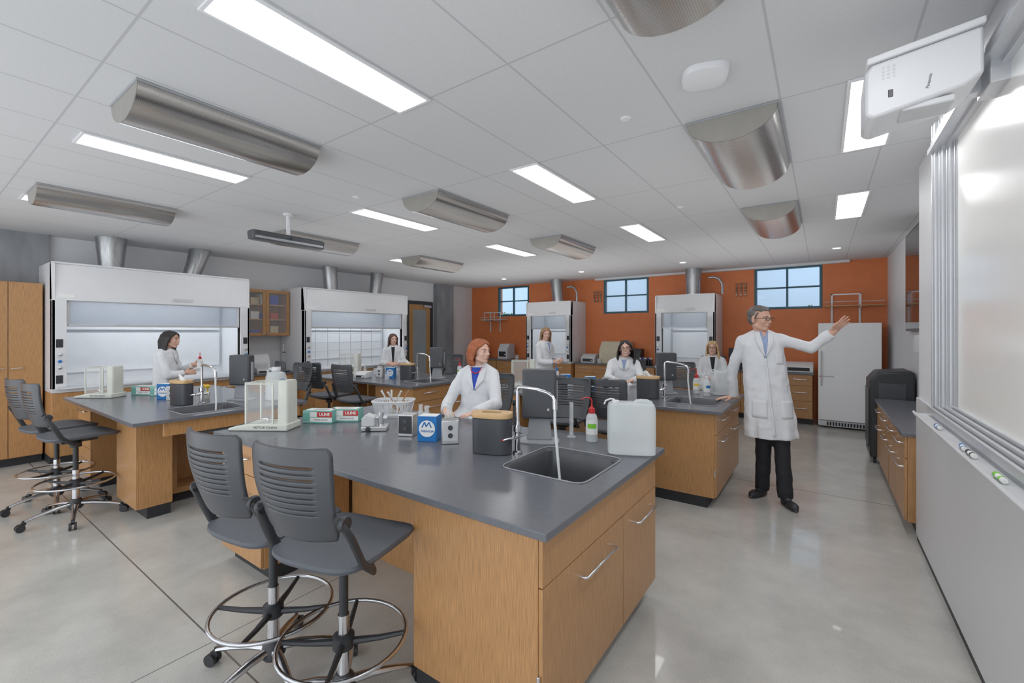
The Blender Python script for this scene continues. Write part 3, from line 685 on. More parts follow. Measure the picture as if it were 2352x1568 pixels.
def balance(x,y,rot,txt=True,k=1):
    r=top('analytical_balance','white analytical balance with a clear draft shield','balance',(x,y,onto()),rot,'analytical balances'); r.scale=(k,k,k)
    m=MB().prism([(-.24,0),(.2,0),(.2,.05),(-.1,.05),(-.24,.018)],-.1,.1,'xz'); part('base_housing',m,offw,r,.008)
    part('display',MB().prism([(-.215,.0265),(-.125,.047),(-.125,.0485),(-.215,.028)],-.06,.06,'xz'),dgrey,r)
    part('rear_tower',MB().loft([(.15,0,.05,.042,.075),(.15,0,.345,.04,.073),(.15,0,.36,.034,.066)],28,pw=6),offw,r)
    m=MB()
    for px in (-.11,.09):
        for py in (-.09,.09): m.box(px-.006,px+.006,py-.006,py+.006,.05,.345)
    m.frame(-.116,.1,.335,.35,-.096,-.088,.006); m.frame(-.116,.1,.335,.35,.088,.096,.006); m.box(-.116,-.106,-.088,.088,.335,.35)
    part('shield_frame',m,offw,r,.001)
    part('shield_glass',MB().box(-.105,.085,-.092,-.089,.055,.34).box(-.105,.085,.089,.092,.055,.34).box(-.112,-.109,-.085,.085,.055,.34),glass,r)
    part('weighing_pan',MB().lathe([(.01,.05),(.01,.075),(.045,.078),(.045,.082),(0,.082)],(0,0,0),24),chrome,r)
    if txt: text('METTLER TOLEDO',.021,ink,r,(.04,-.1008,.026))
    return r
def glove_box(x,y,rot):
    r=top('glove_box','teal and red printed carton of disposable gloves','box',(x,y,onto()),rot,'glove cartons')
    part('carton',MB().box(-.12,.12,-.06,.06,0,.1),teal,r,.002)
    part('printed_panel',MB().box(-.0,.118,-.0615,-.0601,.05,.09),red,r); part('white_panel',MB().box(-.117,.118,-.0613,-.0601,.012,.045).box(-.117,-.004,-.0613,-.0601,.05,.09).box(-.1,.1,-.05,.05,.1001,.1006),paper,r)
    text('ULINE',.032,paper,r,(.059,-.062,.07),bold=.0008); text('NITRILE GLOVES',.015,ink,r,(.03,-.0618,.028))
    part('teal_stripe',MB().box(-.117,-.06,-.062,-.0614,.015,.087),teal,r)
    part('dispensing_slot',MB().loft([(0,0,.1007,.07,.02),(0,0,.1013,.07,.02)],24),greyp,r)
def film_box(x,y,rot):
    r=top('laboratory_film_box','blue and white carton of sealing film','box',(x,y,onto()),rot,'sealing film cartons')
    part('carton',MB().box(-.065,.065,-.055,.055,0,.165),blue,r,.002)
    part('white_side',MB().box(-.0655,-.0651,-.05,.05,.005,.16).box(-.06,.06,-.05,.05,.1651,.1655),paper,r)
    part('round_emblem',MB().lathe([(0,-.0562),(.054,-.0562),(.054,-.0555)],(0,0,.085),32,axis='y'),paper,r)
    m=MB(); pts=[(-.034,.092),(-.016,.128),(-.004,.098),(.014,.128),(.03,.092)]
    for a_,b_ in zip(pts[:-1],pts[1:]): m.prism([(a_[0]-.0045,a_[1]),(a_[0]+.0045,a_[1]),(b_[0]+.0045,b_[1]),(b_[0]-.0045,b_[1])],-.0572,-.0564,'xz')
    part('emblem_letter',m,blue,r); text('PARAFILM',.0195,blue,r,(0,-.0568,.068),bold=.0004,shear=.2)
def outlet_box(x,y,rot,black=False):
    r=top('pedestal_outlet','brushed steel pedestal electrical outlet box on the countertop','electrical outlet',(x,y,onto()),rot,'pedestal outlets')
    part('outlet_housing',MB().box(-.055,.055,-.05,.05,0,.15),steel,r,.004)
    part('face_plate',MB().box(-.048,.048,-.054,-.05,.02,.14),blackp if black else lgrey,r,.002)
    for z in (.055,.105): part('socket',MB().lathe([(.016,-.0565),(.016,-.054)],(0,0,z),18,axis='y'),dgrey,r)
def wash_bottle(x,y,rot,cap=red,lab=green,z=.91,k=1.):
    r=top('wash_bottle','translucent squeeze wash bottle with a bent nozzle and coloured cap','bottle',(x,y,z+.0012),rot,'wash bottles'); r.scale=(k,k,k)
    part('bottle_body',MB().lathe([(.034,0),(.038,.006),(.038,.15),(.03,.175),(.018,.185),(.018,.19)],n=28),translucent,r)
    part('bottle_cap',MB().lathe([(.021,.185),(.021,.215),(.008,.225),(.006,.235)],n=20),cap,r)
    part('nozzle',MB().tube([(0,0,.23),(0,0,.27),(-.012,0,.285),(-.04,0,.288),(-.075,0,.275)],[.005,.005,.0045,.004,.0025],8),cap,r)
    part('printed_label',MB().lathe([(.0385,.05),(.0385,.13)],n=28),paper,r); part('label_patch',MB().grid(lambda u,v:(.0389*math.cos(-2.6+1.6*u),.0389*math.sin(-2.6+1.6*u),.09+.03*v),8,1),lab,r)
def jug(x,y,rot,label,k=1.):
    r=top('plastic_jug',label,'jug',(x,y,onto()),rot); r.scale=(k,k,k)
    m=MB(); m.loft([(0,0,0,.12,.07),(0,0,.008,.135,.083),(0,0,.1,.138,.085),(0,0,.27,.137,.084),(0,0,.292,.13,.077),(0,0,.3,.112,.06)],48,pw=5)
    part('jug_body',m,translucent,r)
    part('jug_handle',MB().tube([(.02,0,.292),(.03,0,.306),(.055,0,.311),(.09,0,.309),(.112,0,.3),(.12,0,.285)],[.009,.01,.01,.01,.01,.009],10,flat=1.2),translucent,r)
    part('jug_cap',MB().lathe([(.022,.295),(.022,.31),(.0,.312)],(-.09,0,-.0),24),white,r)
    part('spout_tube',MB().tube([(-.09,0,.305),(-.1,0,.316),(-.12,0,.318),(-.148,0,.306),(-.156,0,.285)],.005,8),white,r)
    return r
balance(-3.38,1.62,33)
glove_box(-3.27,1.98,30); glove_box(-3.16,2.13,35)
film_box(-2.14,2.07,28); outlet_box(-2.36,2.08,24,True); outlet_box(-1.98,2.1,44)
towel_box(-1.61,2.07,20,False); faucet(-1.475,2.14,8); monitor(-1.52,2.46,28)
wash_bottle(-1.24,2.66,40)
r=top('graduated_cylinder','clear glass graduated cylinder standing on the countertop','glassware',(-1.4,2.68,onto()))
part('cylinder_glass',MB().lathe([(.03,0),(.03,.006),(.014,.012),(.014,.235),(.017,.238),(.012,.238),(.012,.014),(0,.014)],n=24),labglass,r)
m=MB()
for i in range(16): m.tube([(.0143*math.cos(-2+.6*j/5*(2 if i%5==0 else 1)),.0143*math.sin(-2+.6*j/5*(2 if i%5==0 else 1)),.04+i*.011) for j in range(6)],.0005,4)
part('graduations',m,ink,r)
jug(-.93,2.54,25,'white translucent plastic jug with molded handle and spout tube')
r=top('plastic_basket','white plastic basket holding lab tools','basket',(-3.02,2.5,onto()),35)
def bk(u,v):
    t=2*pi*u;c,s_=math.cos(t),math.sin(t);e=2/5;k=.82+.18*v
    return (.17*k*math.copysign(abs(c)**e,c),.12*k*math.copysign(abs(s_)**e,s_),.004+.125*v)
m=MB(); m.grid(bk,96,12,lambda u,v: not(.15<v<.8 and (u*48)%1<.5)); m.grid(lambda u,v:(bk(u,0)[0]*v,bk(u,0)[1]*v,.003),96,1)
b=part('basket_shell',m,white,r); s=b.modifiers.new('s','SOLIDIFY'); s.thickness=.004
part('basket_rim',MB().tube([bk(j/48,1) for j in range(48)],.006,8,closed=True),white,r)
for i in range(6):
    x=-3.02+random.uniform(-.08,.08); y=2.5+random.uniform(-.05,.05); a=random.uniform(0,6.28); t=.05
    m=MB().tube([(0,0,0),(math.cos(a)*t,math.sin(a)*t,.12),(math.cos(a)*t*2.0,math.sin(a)*t*2.0,.2)],[.006,.005,.009],8)
    part('lab_brush',m,[offw,lgrey,wood_edge][i%3],None,loc=(x,y,.918),label='thin handled lab tool standing in the basket',cat='lab tool',group='tools in the basket')
r=top('vortex_mixer','small grey metal clamp mixer with chrome fittings','lab mixer',(-2.68,2.05,onto()),40)
part('mixer_base',MB().box(-.09,.09,-.06,.06,0,.035),steel,r,.006); part('mixer_head',MB().prism([(-.09,.035),(.0,.035),(.0,.1),(-.06,.12),(-.09,.09)],-.05,.05,'xz'),lgrey,r,.005)
part('chrome_clamp',MB().cyl((.04,0,.035),(.04,0,.13),.02).cyl((0,0,.09),(.085,0,.09),.012),chrome,r); part('control_knob',MB().lathe([(.018,0),(.016,-.02),(0,-.022)],(-.04,-.06,.018),16,axis='y'),blackp,r)
def flask(x,y,k=1,col=None):
    r=top('erlenmeyer_flask','clear glass conical flask on the countertop','glassware',(x,y,onto()),0,'conical flasks'); r.scale=(k,k,k)
    part('flask_glass',MB().lathe([(0,0),(.038,0),(.041,.006),(.018,.085),(.014,.1),(.014,.125),(.018,.13),(.015,.13),(.012,.1),(.038,.008),(0,.004)],n=28),labglass,r)
    if col: part('flask_liquid',MB().lathe([(0,.005),(.036,.008),(.028,.035),(0,.035)],n=24),col,r)
def beaker(x,y,z=.91,k=1.):
    part('beaker',MB().lathe([(0,0),(.03*k,0),(.032*k,.004),(.032*k,.07*k),(.035*k,.075*k),(.029*k,.07*k),(.029*k,.004),(0,.004)],n=24),labglass,None,loc=(x,y,z+.0012),label='small clear glass beaker',cat='glassware',group='glass beakers')
flask(-2.46,2.35,1.2); flask(-2.32,2.45,1.4,yellow); flask(-2.6,2.42,1.1)
beaker(-1.14,1.98,.711)
balance(-6.5,1.34,35,k=.95)
glove_box(-6.35,1.68,30); glove_box(-6.1,1.78,30)
film_box(-5.75,1.7,35); outlet_box(-5.58,1.72,35); towel_box(-5.2,1.66,12); faucet(-5.05,1.78,8); monitor(-5.05,2.15,32)
wash_bottle(-4.55,2.35,30,blue,paper,k=.8)
r=top('carboy','tall white plastic carboy with a screw cap','jug',(-4.75,2.36,onto()),20)
part('jug_body',MB().lathe([(.09,0),(.1,.01),(.1,.24),(.085,.28),(.04,.3),(.04,.315)],n=32),translucent,r); part('jug_cap',MB().lathe([(.045,.31),(.045,.345),(0,.348)],n=24),white,r)
part('jug_handle',MB().tube([(-.04,0,.3),(-.08,0,.33),(-.11,0,.3),(-.1,0,.22)],.01,8),translucent,r)
part('sponge_holder',MB().loft([(0,0,0,.05,.04),(0,0,.07,.06,.05)],20),offw,None,loc=(-5.45,1.95,onto()),label='small white plastic holder on the bench',cat='holder')
for i in range(5): 
    part('yellow_flower',MB().ell((0,0,0),(.025,.025,.02),nu=10,nv=6).cyl((0,0,0),(0,0,-.07),.003,n=6),yellow,None,loc=(-5.45+random.uniform(-.035,.035),1.95+random.uniform(-.03,.03),onto()+.12+random.uniform(0,.02)),label='small yellow flower in the white holder',cat='flower',group='yellow flowers')
balance(-6.45,4.4,30); film_box(-5.5,4.5,30); outlet_box(-5.7,4.45,30); towel_box(-5.18,4.55,12); faucet(-5.04,4.62,8); monitor(-4.95,4.95,30)
flask(-6.1,4.3,1.2,None); flask(-5.95,4.62,1.2,bluec); wash_bottle(-4.7,5.2,30)
towel_box(-1.55,4.75,12); faucet(-1.4,4.85,8); monitor(-1.5,5.25,30)
wash_bottle(-1.2,5.42,30,red,yellow); wash_bottle(-1.06,5.28,60,white,blue); wash_bottle(-3.0,5.3,60,blue,paper)
balance(-3.2,4.72,30); film_box(-2.75,5.1,30); outlet_box(-2.05,5.0,30); outlet_box(-2.2,5.15,30,True); film_box(-2.35,5.0,30)
jug(-.93,5.5,30,'white translucent plastic jug near the bench sink',.9)
for (x,y,k) in ((-2.5,4.75,1.2),(-2.62,4.85,1.5),(-1.85,4.9,1.1),(-6.2,4.75,1.3),(-5.75,4.8,1.4),(-5.35,4.3,1.1),(-6.35,4.95,1.5),(-3.35,5.2,1.4),(-4.15,9.3,1.5),(-1.05,9.4,1.5),(-.85,9.45,1.3),(-6.5,9.4,1.6)): beaker(x,y,.91,k)
flask(-2.85,4.6,1.1); flask(-2.8,4.8,1.3,teal); flask(-6.5,4.75,1.1,yellow)
def device(name,label,cat,x,y,z,rot,w,d,h,c,panel=blackp,knob=True):
    r=top(name,label,cat,(x,y,z+.0012),rot)
    part('housing',MB().prism([(-d/2,0),(d/2,0),(d/2,h),(-d*.2,h),(-d/2,h*.6)],-w/2,w/2,'yz'),c,r,.01)
    part('control_panel',MB().box(-w*.38,w*.38,-d/2-.004,-d/2,h*.15,h*.5),panel,r,.002)
    if knob: part('control_knob',MB().lathe([(.015,0),(.013,-.02),(0,-.022)],(w*.3,-d/2-.004,h*.3),14,axis='y'),lgrey,r)
    return r
device('incubator','beige bench-top incubator cabinet','incubator',-3.87,9.6,.91,0,.62,.5,.5,beige,beige)
device('centrifuge','small white bench-top centrifuge with a sloped front','centrifuge',-4.45,9.5,.91,0,.34,.36,.2,lgrey)
device('printer','white flat bench-top printer','printer',-.35,9.5,.91,0,.44,.4,.17,white,ink,False)
device('water_bath','white bench-top water bath beside the fume hood','water bath',-6.95,9.55,.91,0,.3,.36,.4,lgrey)
device('instrument_case','black bench-top instrument case','instrument',-3.4,9.65,.91,0,.25,.25,.34,blackp,dgrey)
device('distillation_unit','white distillation unit on the counter between the hoods','lab instrument',-8.24,3.75,.91,80,.35,.35,.32,white,lgrey)
device('hot_plate','small white hot plate on the counter between the hoods','hot plate',-7.92,3.7,.91,80,.2,.18,.1,lgrey)
device('stirrer_plate','small white magnetic stirrer on the island bench','hot plate',-5.85,4.25,.91,20,.18,.2,.1,white)
r=top('ring_stand','metal ring stand on the counter','lab stand',(-7.95,4.1,onto()),90)
part('stand_foot',MB().box(-.06,.06,-.08,.08,0,.012),blackp,r,.002); part('rod',MB().cyl((0,.04,.012),(0,.04,.5),.006,n=10),chrome,r); part('clamp',MB().cyl((0,.04,.35),(0,-.05,.35),.006,n=8).ell((0,.04,.35),.014),blackp,r)
for i in range(9):
    r=top('sample_bottle','dark sample bottle with a screw cap on the wall counter','bottle',(-3.2+ (i%5)*.06,9.3+(i//5)*.07,onto()),0,'dark sample bottles')
    part('bottle_body',MB().lathe([(.022,0),(.024,.005),(.024,.11),(.012,.13),(.012,.14)],n=16),ink,r); part('bottle_cap',MB().lathe([(.014,.135),(.014,.165),(0,.167)],n=14),bluec if i%2 else paper,r)
device('supply_dispenser','white boxy supply dispenser on the corner counter','dispenser',-7.85,9.5,.91,0,.4,.3,.38,white,white,False)
r=top('computer_monitor','black flat computer monitor on the wall counter','monitor',(-1.3,9.6,onto()))
part('display_panel',MB().box(-.22,.22,-.02,.02,.1,.4),blackp,r,.004); part('stand',MB().box(-.03,.03,-.01,.015,.01,.12).box(-.1,.1,-.07,.07,0,.012),blackp,r,.003)
# ================================================================ PEOPLE
def hand(mb,w,d,n,side,curl=.35,spread=.12,k=1.,thumb=.7):
    d=V(d).normalized(); n=V(n); n=(n-d*n.dot(d)).normalized(); a=d.cross(n).normalized()
    if a.dot(V(side))<0: a=-a
    w=V(w); R=Matrix((a,d,n)).transposed()
    if R.determinant()<0: R=Matrix((-a,d,n)).transposed()
    mb.ell(w+d*.045*k,(.038*k,.052*k,.015*k),R,14,8); mb.ell(w+d*.07*k,(.04*k,.03*k,.014*k),R,14,8)
    mb.cap(w-d*.03,w+d*.02*k,.027*k,.026*k)
    for i,(o,ln) in enumerate(((.031,.073),(.0105,.083),(-.0105,.077),(-.031,.06))):
        p=w+d*.083*k+a*o*k; ang=0; sp=spread*(o/.03)
        base=(d*math.cos(sp)+a*math.sin(sp)).normalized(); r=.0088*k
        for q,f in enumerate((.45,.32,.23)):
            ang+=curl*(1.0 if q else .6); dd=base*math.cos(ang)+n*math.sin(ang); e=p+dd*ln*k*f; mb.cap(p,e,r,r*.92,8); p=e; r*=.92
    p=w+d*.02*k+a*.024*k; dd=(d*.65+a*.75+n*.25).normalized(); e=p+dd*.045*k; mb.cap(p,e,.014*k,.011*k,8); dd=(d*.9+a*.4*thumb+n*.35).normalized(); mb.cap(e,e+dd*.035*k,.011*k,.009*k,8)
def patch(bvh,q,name,m,parent,off=.004,nu=8,nv=10,th=.004,dirv=V((0,1,0))):
    a,b,c,d=[V((p[0],0,p[1])) for p in q]
    last=[None]
    def fn(u,v):
        p=(a*(1-u)+b*u)*(1-v)+(d*(1-u)+c*u)*v
        h=bvh.ray_cast(p-dirv*2,dirv)
        if h[0] is not None: last[0]=h[0]; return h[0]-dirv*off
        return V((p.x,(last[0].y if last[0] else 0)-off,p.z))
    mb=MB().grid(fn,nu,nv); o=part(name,mb,m,parent); s=o.modifiers.new('s','SOLIDIFY'); s.thickness=th; s.offset=0; return o
eyew=mat('eye_white',srgb(225,222,218),.2); irism=mat('iris_dark',srgb(60,42,32),.2); lipm=mat('lip_colour',srgb(188,116,106),.5); lipm2=mat('lip_colour_muted',srgb(186,132,114),.5)
def person(label,loc,rot,J):
    r=top('person',label,'person',loc,rot); sk=J['skin']; hk=J.get('hk',1.)
    g=lambda k:V(J[k])
    hc=g('head'); R=(Matrix.Rotation(rad(J.get('yaw',0)),3,'Z')@Matrix.Rotation(rad(J.get('roll',0)),3,'Y')@Matrix.Rotation(rad(J.get('pitch',0)),3,'X'))
    T=lambda p:hc+R@(V(p)*hk)
    b=MB(); male=J.get('male')
    e=lambda c,rr:b.ell(T(c),tuple(x*hk for x in rr),R,20,14)
    e((0,.016,.033),(.074,.093,.078)); e((0,-.026,-.022),(.056,.056,.08)); e((0,-.05,-.088),(.03 if male else .022,.026,.022)); e((0,.0,-.045),(.058 if male else .052,.06,.052))
    for s_ in(-1,1):
        e((s_*.034,-.054,-.026),(.022,.02,.022)); e((s_*.075,.014,-.008),(.007,.017,.029))
        b.cap(T((s_*.05,.0,-.06)),T((s_*.014,-.052,-.09)),(.022 if male else .015)*hk,.016*hk)
        b.cap(T((s_*.012,-.079,.021)),T((s_*.04,-.068,.024)),.0085*hk,.008*hk)
    b.cap(T((0,-.079,.014)),T((0,-.1,-.026)),.006*hk,.0095*hk); b.cap(T((-.009,-.09,-.031)),T((.009,-.09,-.031)),.0075*hk)
    e((0,-.079,-.057),(.022,.012,.012))
    nb=g('neck'); b.cap(T((0,.02,-.05)),nb,(.05 if male else .043)*hk,(.055 if male else .048)*hk)
    pel=g('pelvis'); shA,shB=g('shA'),g('shB'); mid=(shA+shB)/2
    b.cap(nb,mid-V((0,0,.05)),.055,.09); b.cap(mid-V((0,0,.1)),pel,.1,.1); b.cap(shA,shB,.045)
    for k in 'AB':
        b.cap(g('sh'+k),g('el'+k),.042,.034,); b.cap(g('el'+k),g('wr'+k),.034,.026)
        h=J['hand'+k]; hand(b,g('wr'+k),h[0],h[1],h[2],*(h[3:]))
        b.cap(pel+V(((-.07 if k=='A' else .07),0,-.02)),g('kn'+k),.065,.05); b.cap(g('kn'+k),g('an'+k),.048,.032)
        b.cap(g('an'+k)-V((0,0,.03)),g('an'+k)+V(J['toe'+k])*.1-V((0,0,.055)),.02,.018)
    me=remesh(b,sk,J.get('vox',.006),2); part('body',me,None,r)
    for s_ in(-1,1):
        part('eye',MB().ell(T((s_*.03,-.0675,.0)),(.0135*hk,.0115*hk,.0085*hk),R,12,8),eyew,r)
        part('iris',MB().ell(T((s_*.03+.0015,-.0775,0)),(.0055*hk,.003*hk,.006*hk),R,10,6),irism,r)
        part('eyebrow',MB().tube([T((s_*.014,-.087,.021)),T((s_*.03,-.083,.027)),T((s_*.047,-.07,.022))],[.0025*hk,.003*hk,.0013*hk],6),J['hairm'],r)
        part('upper_eyelid',MB().tube([T((s_*.016,-.0755,.003)),T((s_*.024,-.08,.0085)),T((s_*.036,-.077,.0085)),T((s_*.045,-.068,.002))],.003*hk,6),sk,r)
    m=MB(); m.ell(T((0,-.0905,-.0535)),(.019*hk,.0035*hk,.003*hk),R,14,6); m.ell(T((0,-.0895,-.060)),(.016*hk,.004*hk,.004*hk),R,14,6)
    part('mouth',m,lipm2 if male else lipm,r)
    if J.get('smile'): part('teeth',MB().ell(T((0,-.0925,-.057)),(.016*hk,.003*hk,.0045*hk),R,12,6),paper,r)
    if J.get('glasses'):
        m=MB()
        for s_ in(-1,1):
            m.tube([T((s_*.032+.023*math.cos(t),-.095,-.001+.016*math.sin(t))) for t in [2*pi*i/20 for i in range(20)]],.002*hk,6,closed=True)
            m.tube([T((s_*.055,-.094,.004)),T((s_*.072,-.06,.006)),T((s_*.078,.01,.004))],.002*hk,6)
        m.tube([T((-.009,-.096,.003)),T((0,-.1,.005)),T((.009,-.096,.003))],.002*hk,6)
        part('eyeglasses',m,blackp,r)
    hb=MB(); st=J['hair']; rs=random.Random(J.get('seed',1)); L=J.get('hairlen',.2); wd=J.get('hairw',1.)
    he=lambda c,rr:hb.ell(T(c),tuple(x*hk for x in rr),R,20,14)
    def sp(x,y,z,k=1.05):
        d=V((x/.074,(y-.016)/.093,(z-.033)/.078)); d.normalize(); return V((d.x*.074*k,.016+d.y*.093*k,.033+d.z*.078*k))
    def strand(pts,rr): hb.tube([T(p) for p in pts],[q*hk for q in rr],7)
    if st=='short':
        he((0,.034,.046),(.0775,.086,.076)); he((0,.055,.0),(.07,.055,.06))
        for s_ in (-1,1): strand([sp(s_*.072,-.03,.06,1.03),V((s_*.074,-.012,.03)),V((s_*.074,-.005,.0))],[.009,.009,.006])
        for i in range(28):
            x=-.066+.132*i/27
            strand([sp(x,-.088+abs(x)*.55,.088-abs(x)*.25,1.04),sp(x*1.02,-.05,.115-abs(x)*.4,1.12),sp(x,.02,.12-abs(x)*.4,1.1),sp(x,.08,.07,1.08)],[.006,.010,.010,.007])
    else:
        he((0,.028,.042),(.077,.09,.081))
        for s_ in (-1,1):
            for i in range(19):
                q=i/18; y=-.078+.17*q; w_=rs.uniform(-.006,.006); ll=L*rs.uniform(.88,1.06); yb=y*.5+.035+J.get('backhair',0); zt=.085+.05*min(1,q*3)
                strand([sp(s_*.006,y,zt,1.05),sp(s_*.05,y+.004,zt-.015,1.1),V((s_*(.081-.02*max(0,q-.6)),y*.65+.012+J.get('backhair',0)*.6,.03)),V((s_*(.088-.03*max(0,q-.5))*wd,yb,-.05)),V((s_*(.094-.05*max(0,q-.4))*wd+w_,yb+.006,-ll*.55-.01)),V((s_*(.086-.05*max(0,q-.4))*wd-w_,yb+.004,-ll*.8-.015)),V((s_*(.07-.04*max(0,q-.4))*wd+w_,yb,-ll-.02))],[.006,.012,.013,.013,.014,.012,.004])
        for i in range(12):
            x=-.055+.11*i/11; ll=L*rs.uniform(.9,1.08)
            strand([sp(x*.4,.05,.12,1.06),sp(x,.1,.06,1.1),V((x*1.1,.11,-.02)),V((x*1.1*wd,.1,-ll*.5-.015)),V((x*wd,.09,-ll-.02))],[.01,.014,.016,.016,.005])
    part('hair',remesh(hb,J['hairm'],.0045,1,.004,.015),None,r)
    c=MB(); c.loft(J['coat'],72,pw=2.3,rip=0 if J.get('sit') else .06)
    c.cap(shA,shB,.05)
    for s2,sh_ in ((-1,shA),(1,shB)): c.cap(V((nb.x+s2*.035,nb.y+.01,nb.z-.01)),sh_+V((0,0,.005)),.043,.053)
    c.cap(nb+V((0,.015,-.01)),mid-V((0,0,.04)),.056,.1)
    for k in 'AB':
        s1,e1,w1=g('sh'+k),g('el'+k),g('wr'+k); c.cap(s1,e1,.059,.052); u=(w1-e1); c.tube([e1-u*.05,e1,e1+u*.55,w1-u.normalized()*.01],[.05,.053,.05,.047],16)
        if J.get('sit'): c.cap(pel+V(((-.09 if k=='A' else .09),0,-.0)),g('kn'+k),.13,.1)
    cm=remesh(c,coatm,.009,3,.018,.09); part('lab_coat',cm,None,r,label='white long-sleeved lab coat')
    bm=bmesh.new(); bm.from_mesh(cm); bv=BVHTree.FromBMesh(bm)
    nx,nz=nb.x,mid.z+J.get('cz',0); vz=nz-J.get('vee',.18); sh=J.get('shirt',shirtm); tw=J.get('tw',.05)
    patch(bv,((nx-tw,nz+.06),(nx+tw,nz+.06),(nx+.012,vz),(nx-.012,vz)),'shirt',sh,r,.004)
    if J.get('skinv'): patch(bv,((nx-.026,nz+.075),(nx+.026,nz+.075),(nx+.004,nz+.01),(nx-.004,nz+.01)),'open_neck',sk,r,.008)
    if J.get('trim'): 
        m=MB(); pts=[]
        for i in range(17):
            t=pi*i/16; x=nx+.05*math.cos(t); z=nz+.06-.05*math.sin(t); h=bv.ray_cast(V((x,-2,z)),V((0,1,0))); pts.append((x,(h[0].y if h[0] else -.06)-.009,z))
        part('shirt_collar_trim',m.tube(pts,.005,8),J['trim'],r)
    for s_ in (-1,1):
        q=((nx+s_*(tw-.012),nz+.068),(nx+s_*(tw+.03),nz+.055),(nx+s_*(tw+.022),nz-.05),(nx+s_*.002,vz))
        patch(bv,q,'lapel',coatm,r,.010,th=.006)
    zb=J['coat'][-1][2]+.03; xb=J['coat'][-1][0]
    if not J.get('sit'):
        patch(bv,((nx-.012,vz),(nx+.012,vz),(xb+.012,zb),(xb-.012,zb)),'placket',coatm,r,.003,2,24,.003)
        for q in (.1,.35,.6):
            z=vz+(zb-vz)*q; x=nx+(xb-nx)*q; h=bv.ray_cast(V((x,-2,z)),V((0,1,0)))
            if h[0]: part('button',MB().lathe([(.007,0),(.007,-.003),(0,-.004)],h[0]-V((0,.005,0)),12,axis='y'),lgrey,r)
        for s_ in(-1,1): zz=pel.z-.0; x=xb+s_*.12; patch(bv,((x-.06,zz),(x+.06,zz),(x+.06,zz-.17),(x-.06,zz-.17)),'patch_pocket',coatm,r,.003,6,6,.004)
        patch(bv,((nx+.09,nz-.15),(nx+.16,nz-.15),(nx+.16,nz-.25),(nx+.09,nz-.25)),'patch_pocket',coatm,r,.003,5,5,.003)
    bm.free()
    t=MB(); ut=.072 if J.get('sit') else .082
    for k in 'AB':
        sx=-.07 if k=='A' else .07
        t.cap(pel+V((sx,0,-.03)),g('kn'+k),ut,ut-.008); t.tube([g('kn'+k)+V((0,0,.05)),g('kn'+k),(g('kn'+k)+g('an'+k))/2,g('an'+k)-V((0,0,.03))],[.06,.073,.068,.064],16)
    t.cap(pel+V((-.05,0,-.0)),pel+V((.05,0,-.0)),.095)
    part('trousers',remesh(t,J.get('pants',blackcl),.01,3,.014,.1),None,r)
    for k in 'AB':
        a=g('an'+k); td=V(J['toe'+k]).normalized(); Rz=Matrix((td.cross(V((0,0,1))),td,V((0,0,1)))).transposed()
        m=MB(); m.ell(a+td*.12-V((0,0,.052)),(.046,.085,.034),Rz); m.ell(a+td*.01-V((0,0,.04)),(.042,.075,.05),Rz); m.ell(a+td*.07-V((0,0,.072)),(.048,.145,.014),Rz)
        part('shoe',remesh(m,blackp,.006,2),None,r)
    return r
def coatsecs(x,y,zt,zh,wt=.19,wh=.23,dx=0,dy=0):
    L=[(0,.10,.07),(.04,.9,.1),(.13,1.02,.125),(.35,.97,.125),(.55,1.0,.13),(.75,1.08,.15),(1,1.2,.165)]
    out=[]
    for i,(f,w_,d_) in enumerate(L):
        rx=.08 if i==0 else wt*w_+ (wh-wt*1.2)*f
        out.append((x+dx*f,y+dy*f,zt+(zh-zt)*f,rx,d_))
    return out
hgrey=hairmat('grey_brown_hair',srgb(98,92,88)); hred=hairmat('auburn_hair',srgb(160,84,44)); hblk=hairmat('black_hair',srgb(30,24,24)); hbr=hairmat('brown_hair',srgb(88,62,46)); hbl=hairmat('blonde_hair',srgb(214,178,128)); hlb=hairmat('light_brown_hair',srgb(158,122,86))
person('standing person in white lab coat and glasses, raising one arm',(-.42,4.95,0),20,dict(
 skin=skin1,hairm=hgrey,hair='short',male=True,yaw=38,pitch=2,roll=0,glasses=True,hk=1.08,vox=.0048,vee=.19,cz=.03,shirt=shirtm,skinv=True,
 head=(-.09,-.03,1.755),neck=(-.07,.0,1.625),pelvis=(.0,.0,.98),shA=(-.235,.03,1.535),elA=(-.31,.13,1.245),wrA=(-.275,.23,.955),
 shB=(.095,-.01,1.55),elB=(.325,-.08,1.48),wrB=(.465,-.16,1.62),
 handA=((-.97,.1,-.16),(0,0,-1),(-.2,-1,0),.12,.12,1.05),handB=((.62,-.08,.75),(.45,-.8,-.35),(-.6,0,.7),.1,.22,1.12),
 knA=(-.045,.03,.54),knB=(.09,-.05,.54),anA=(-.04,.10,.09),anB=(.1,-.12,.09),toeA=(-.7,-.7,0),toeB=(.15,-.98,0),
 coat=[(-.07,.0,1.635,.06,.06),(-.07,.0,1.585,.13,.085),(-.065,.0,1.5,.18,.115),(-.05,0,1.3,.19,.13),(-.035,0,1.12,.195,.135),(-.015,0,.95,.205,.145),(-.005,0,.8,.215,.155),(.0,0,.61,.228,.165)]))
def sitlegs(z=.72): return dict(pelvis=(0,.0,z+.12),knA=(-.12,-.38,z+.05),knB=(.12,-.38,z+.05),anA=(-.1,-.28,.42),anB=(.1,-.28,.42),toeA=(0,-1,0),toeB=(0,-1,0),sit=True)
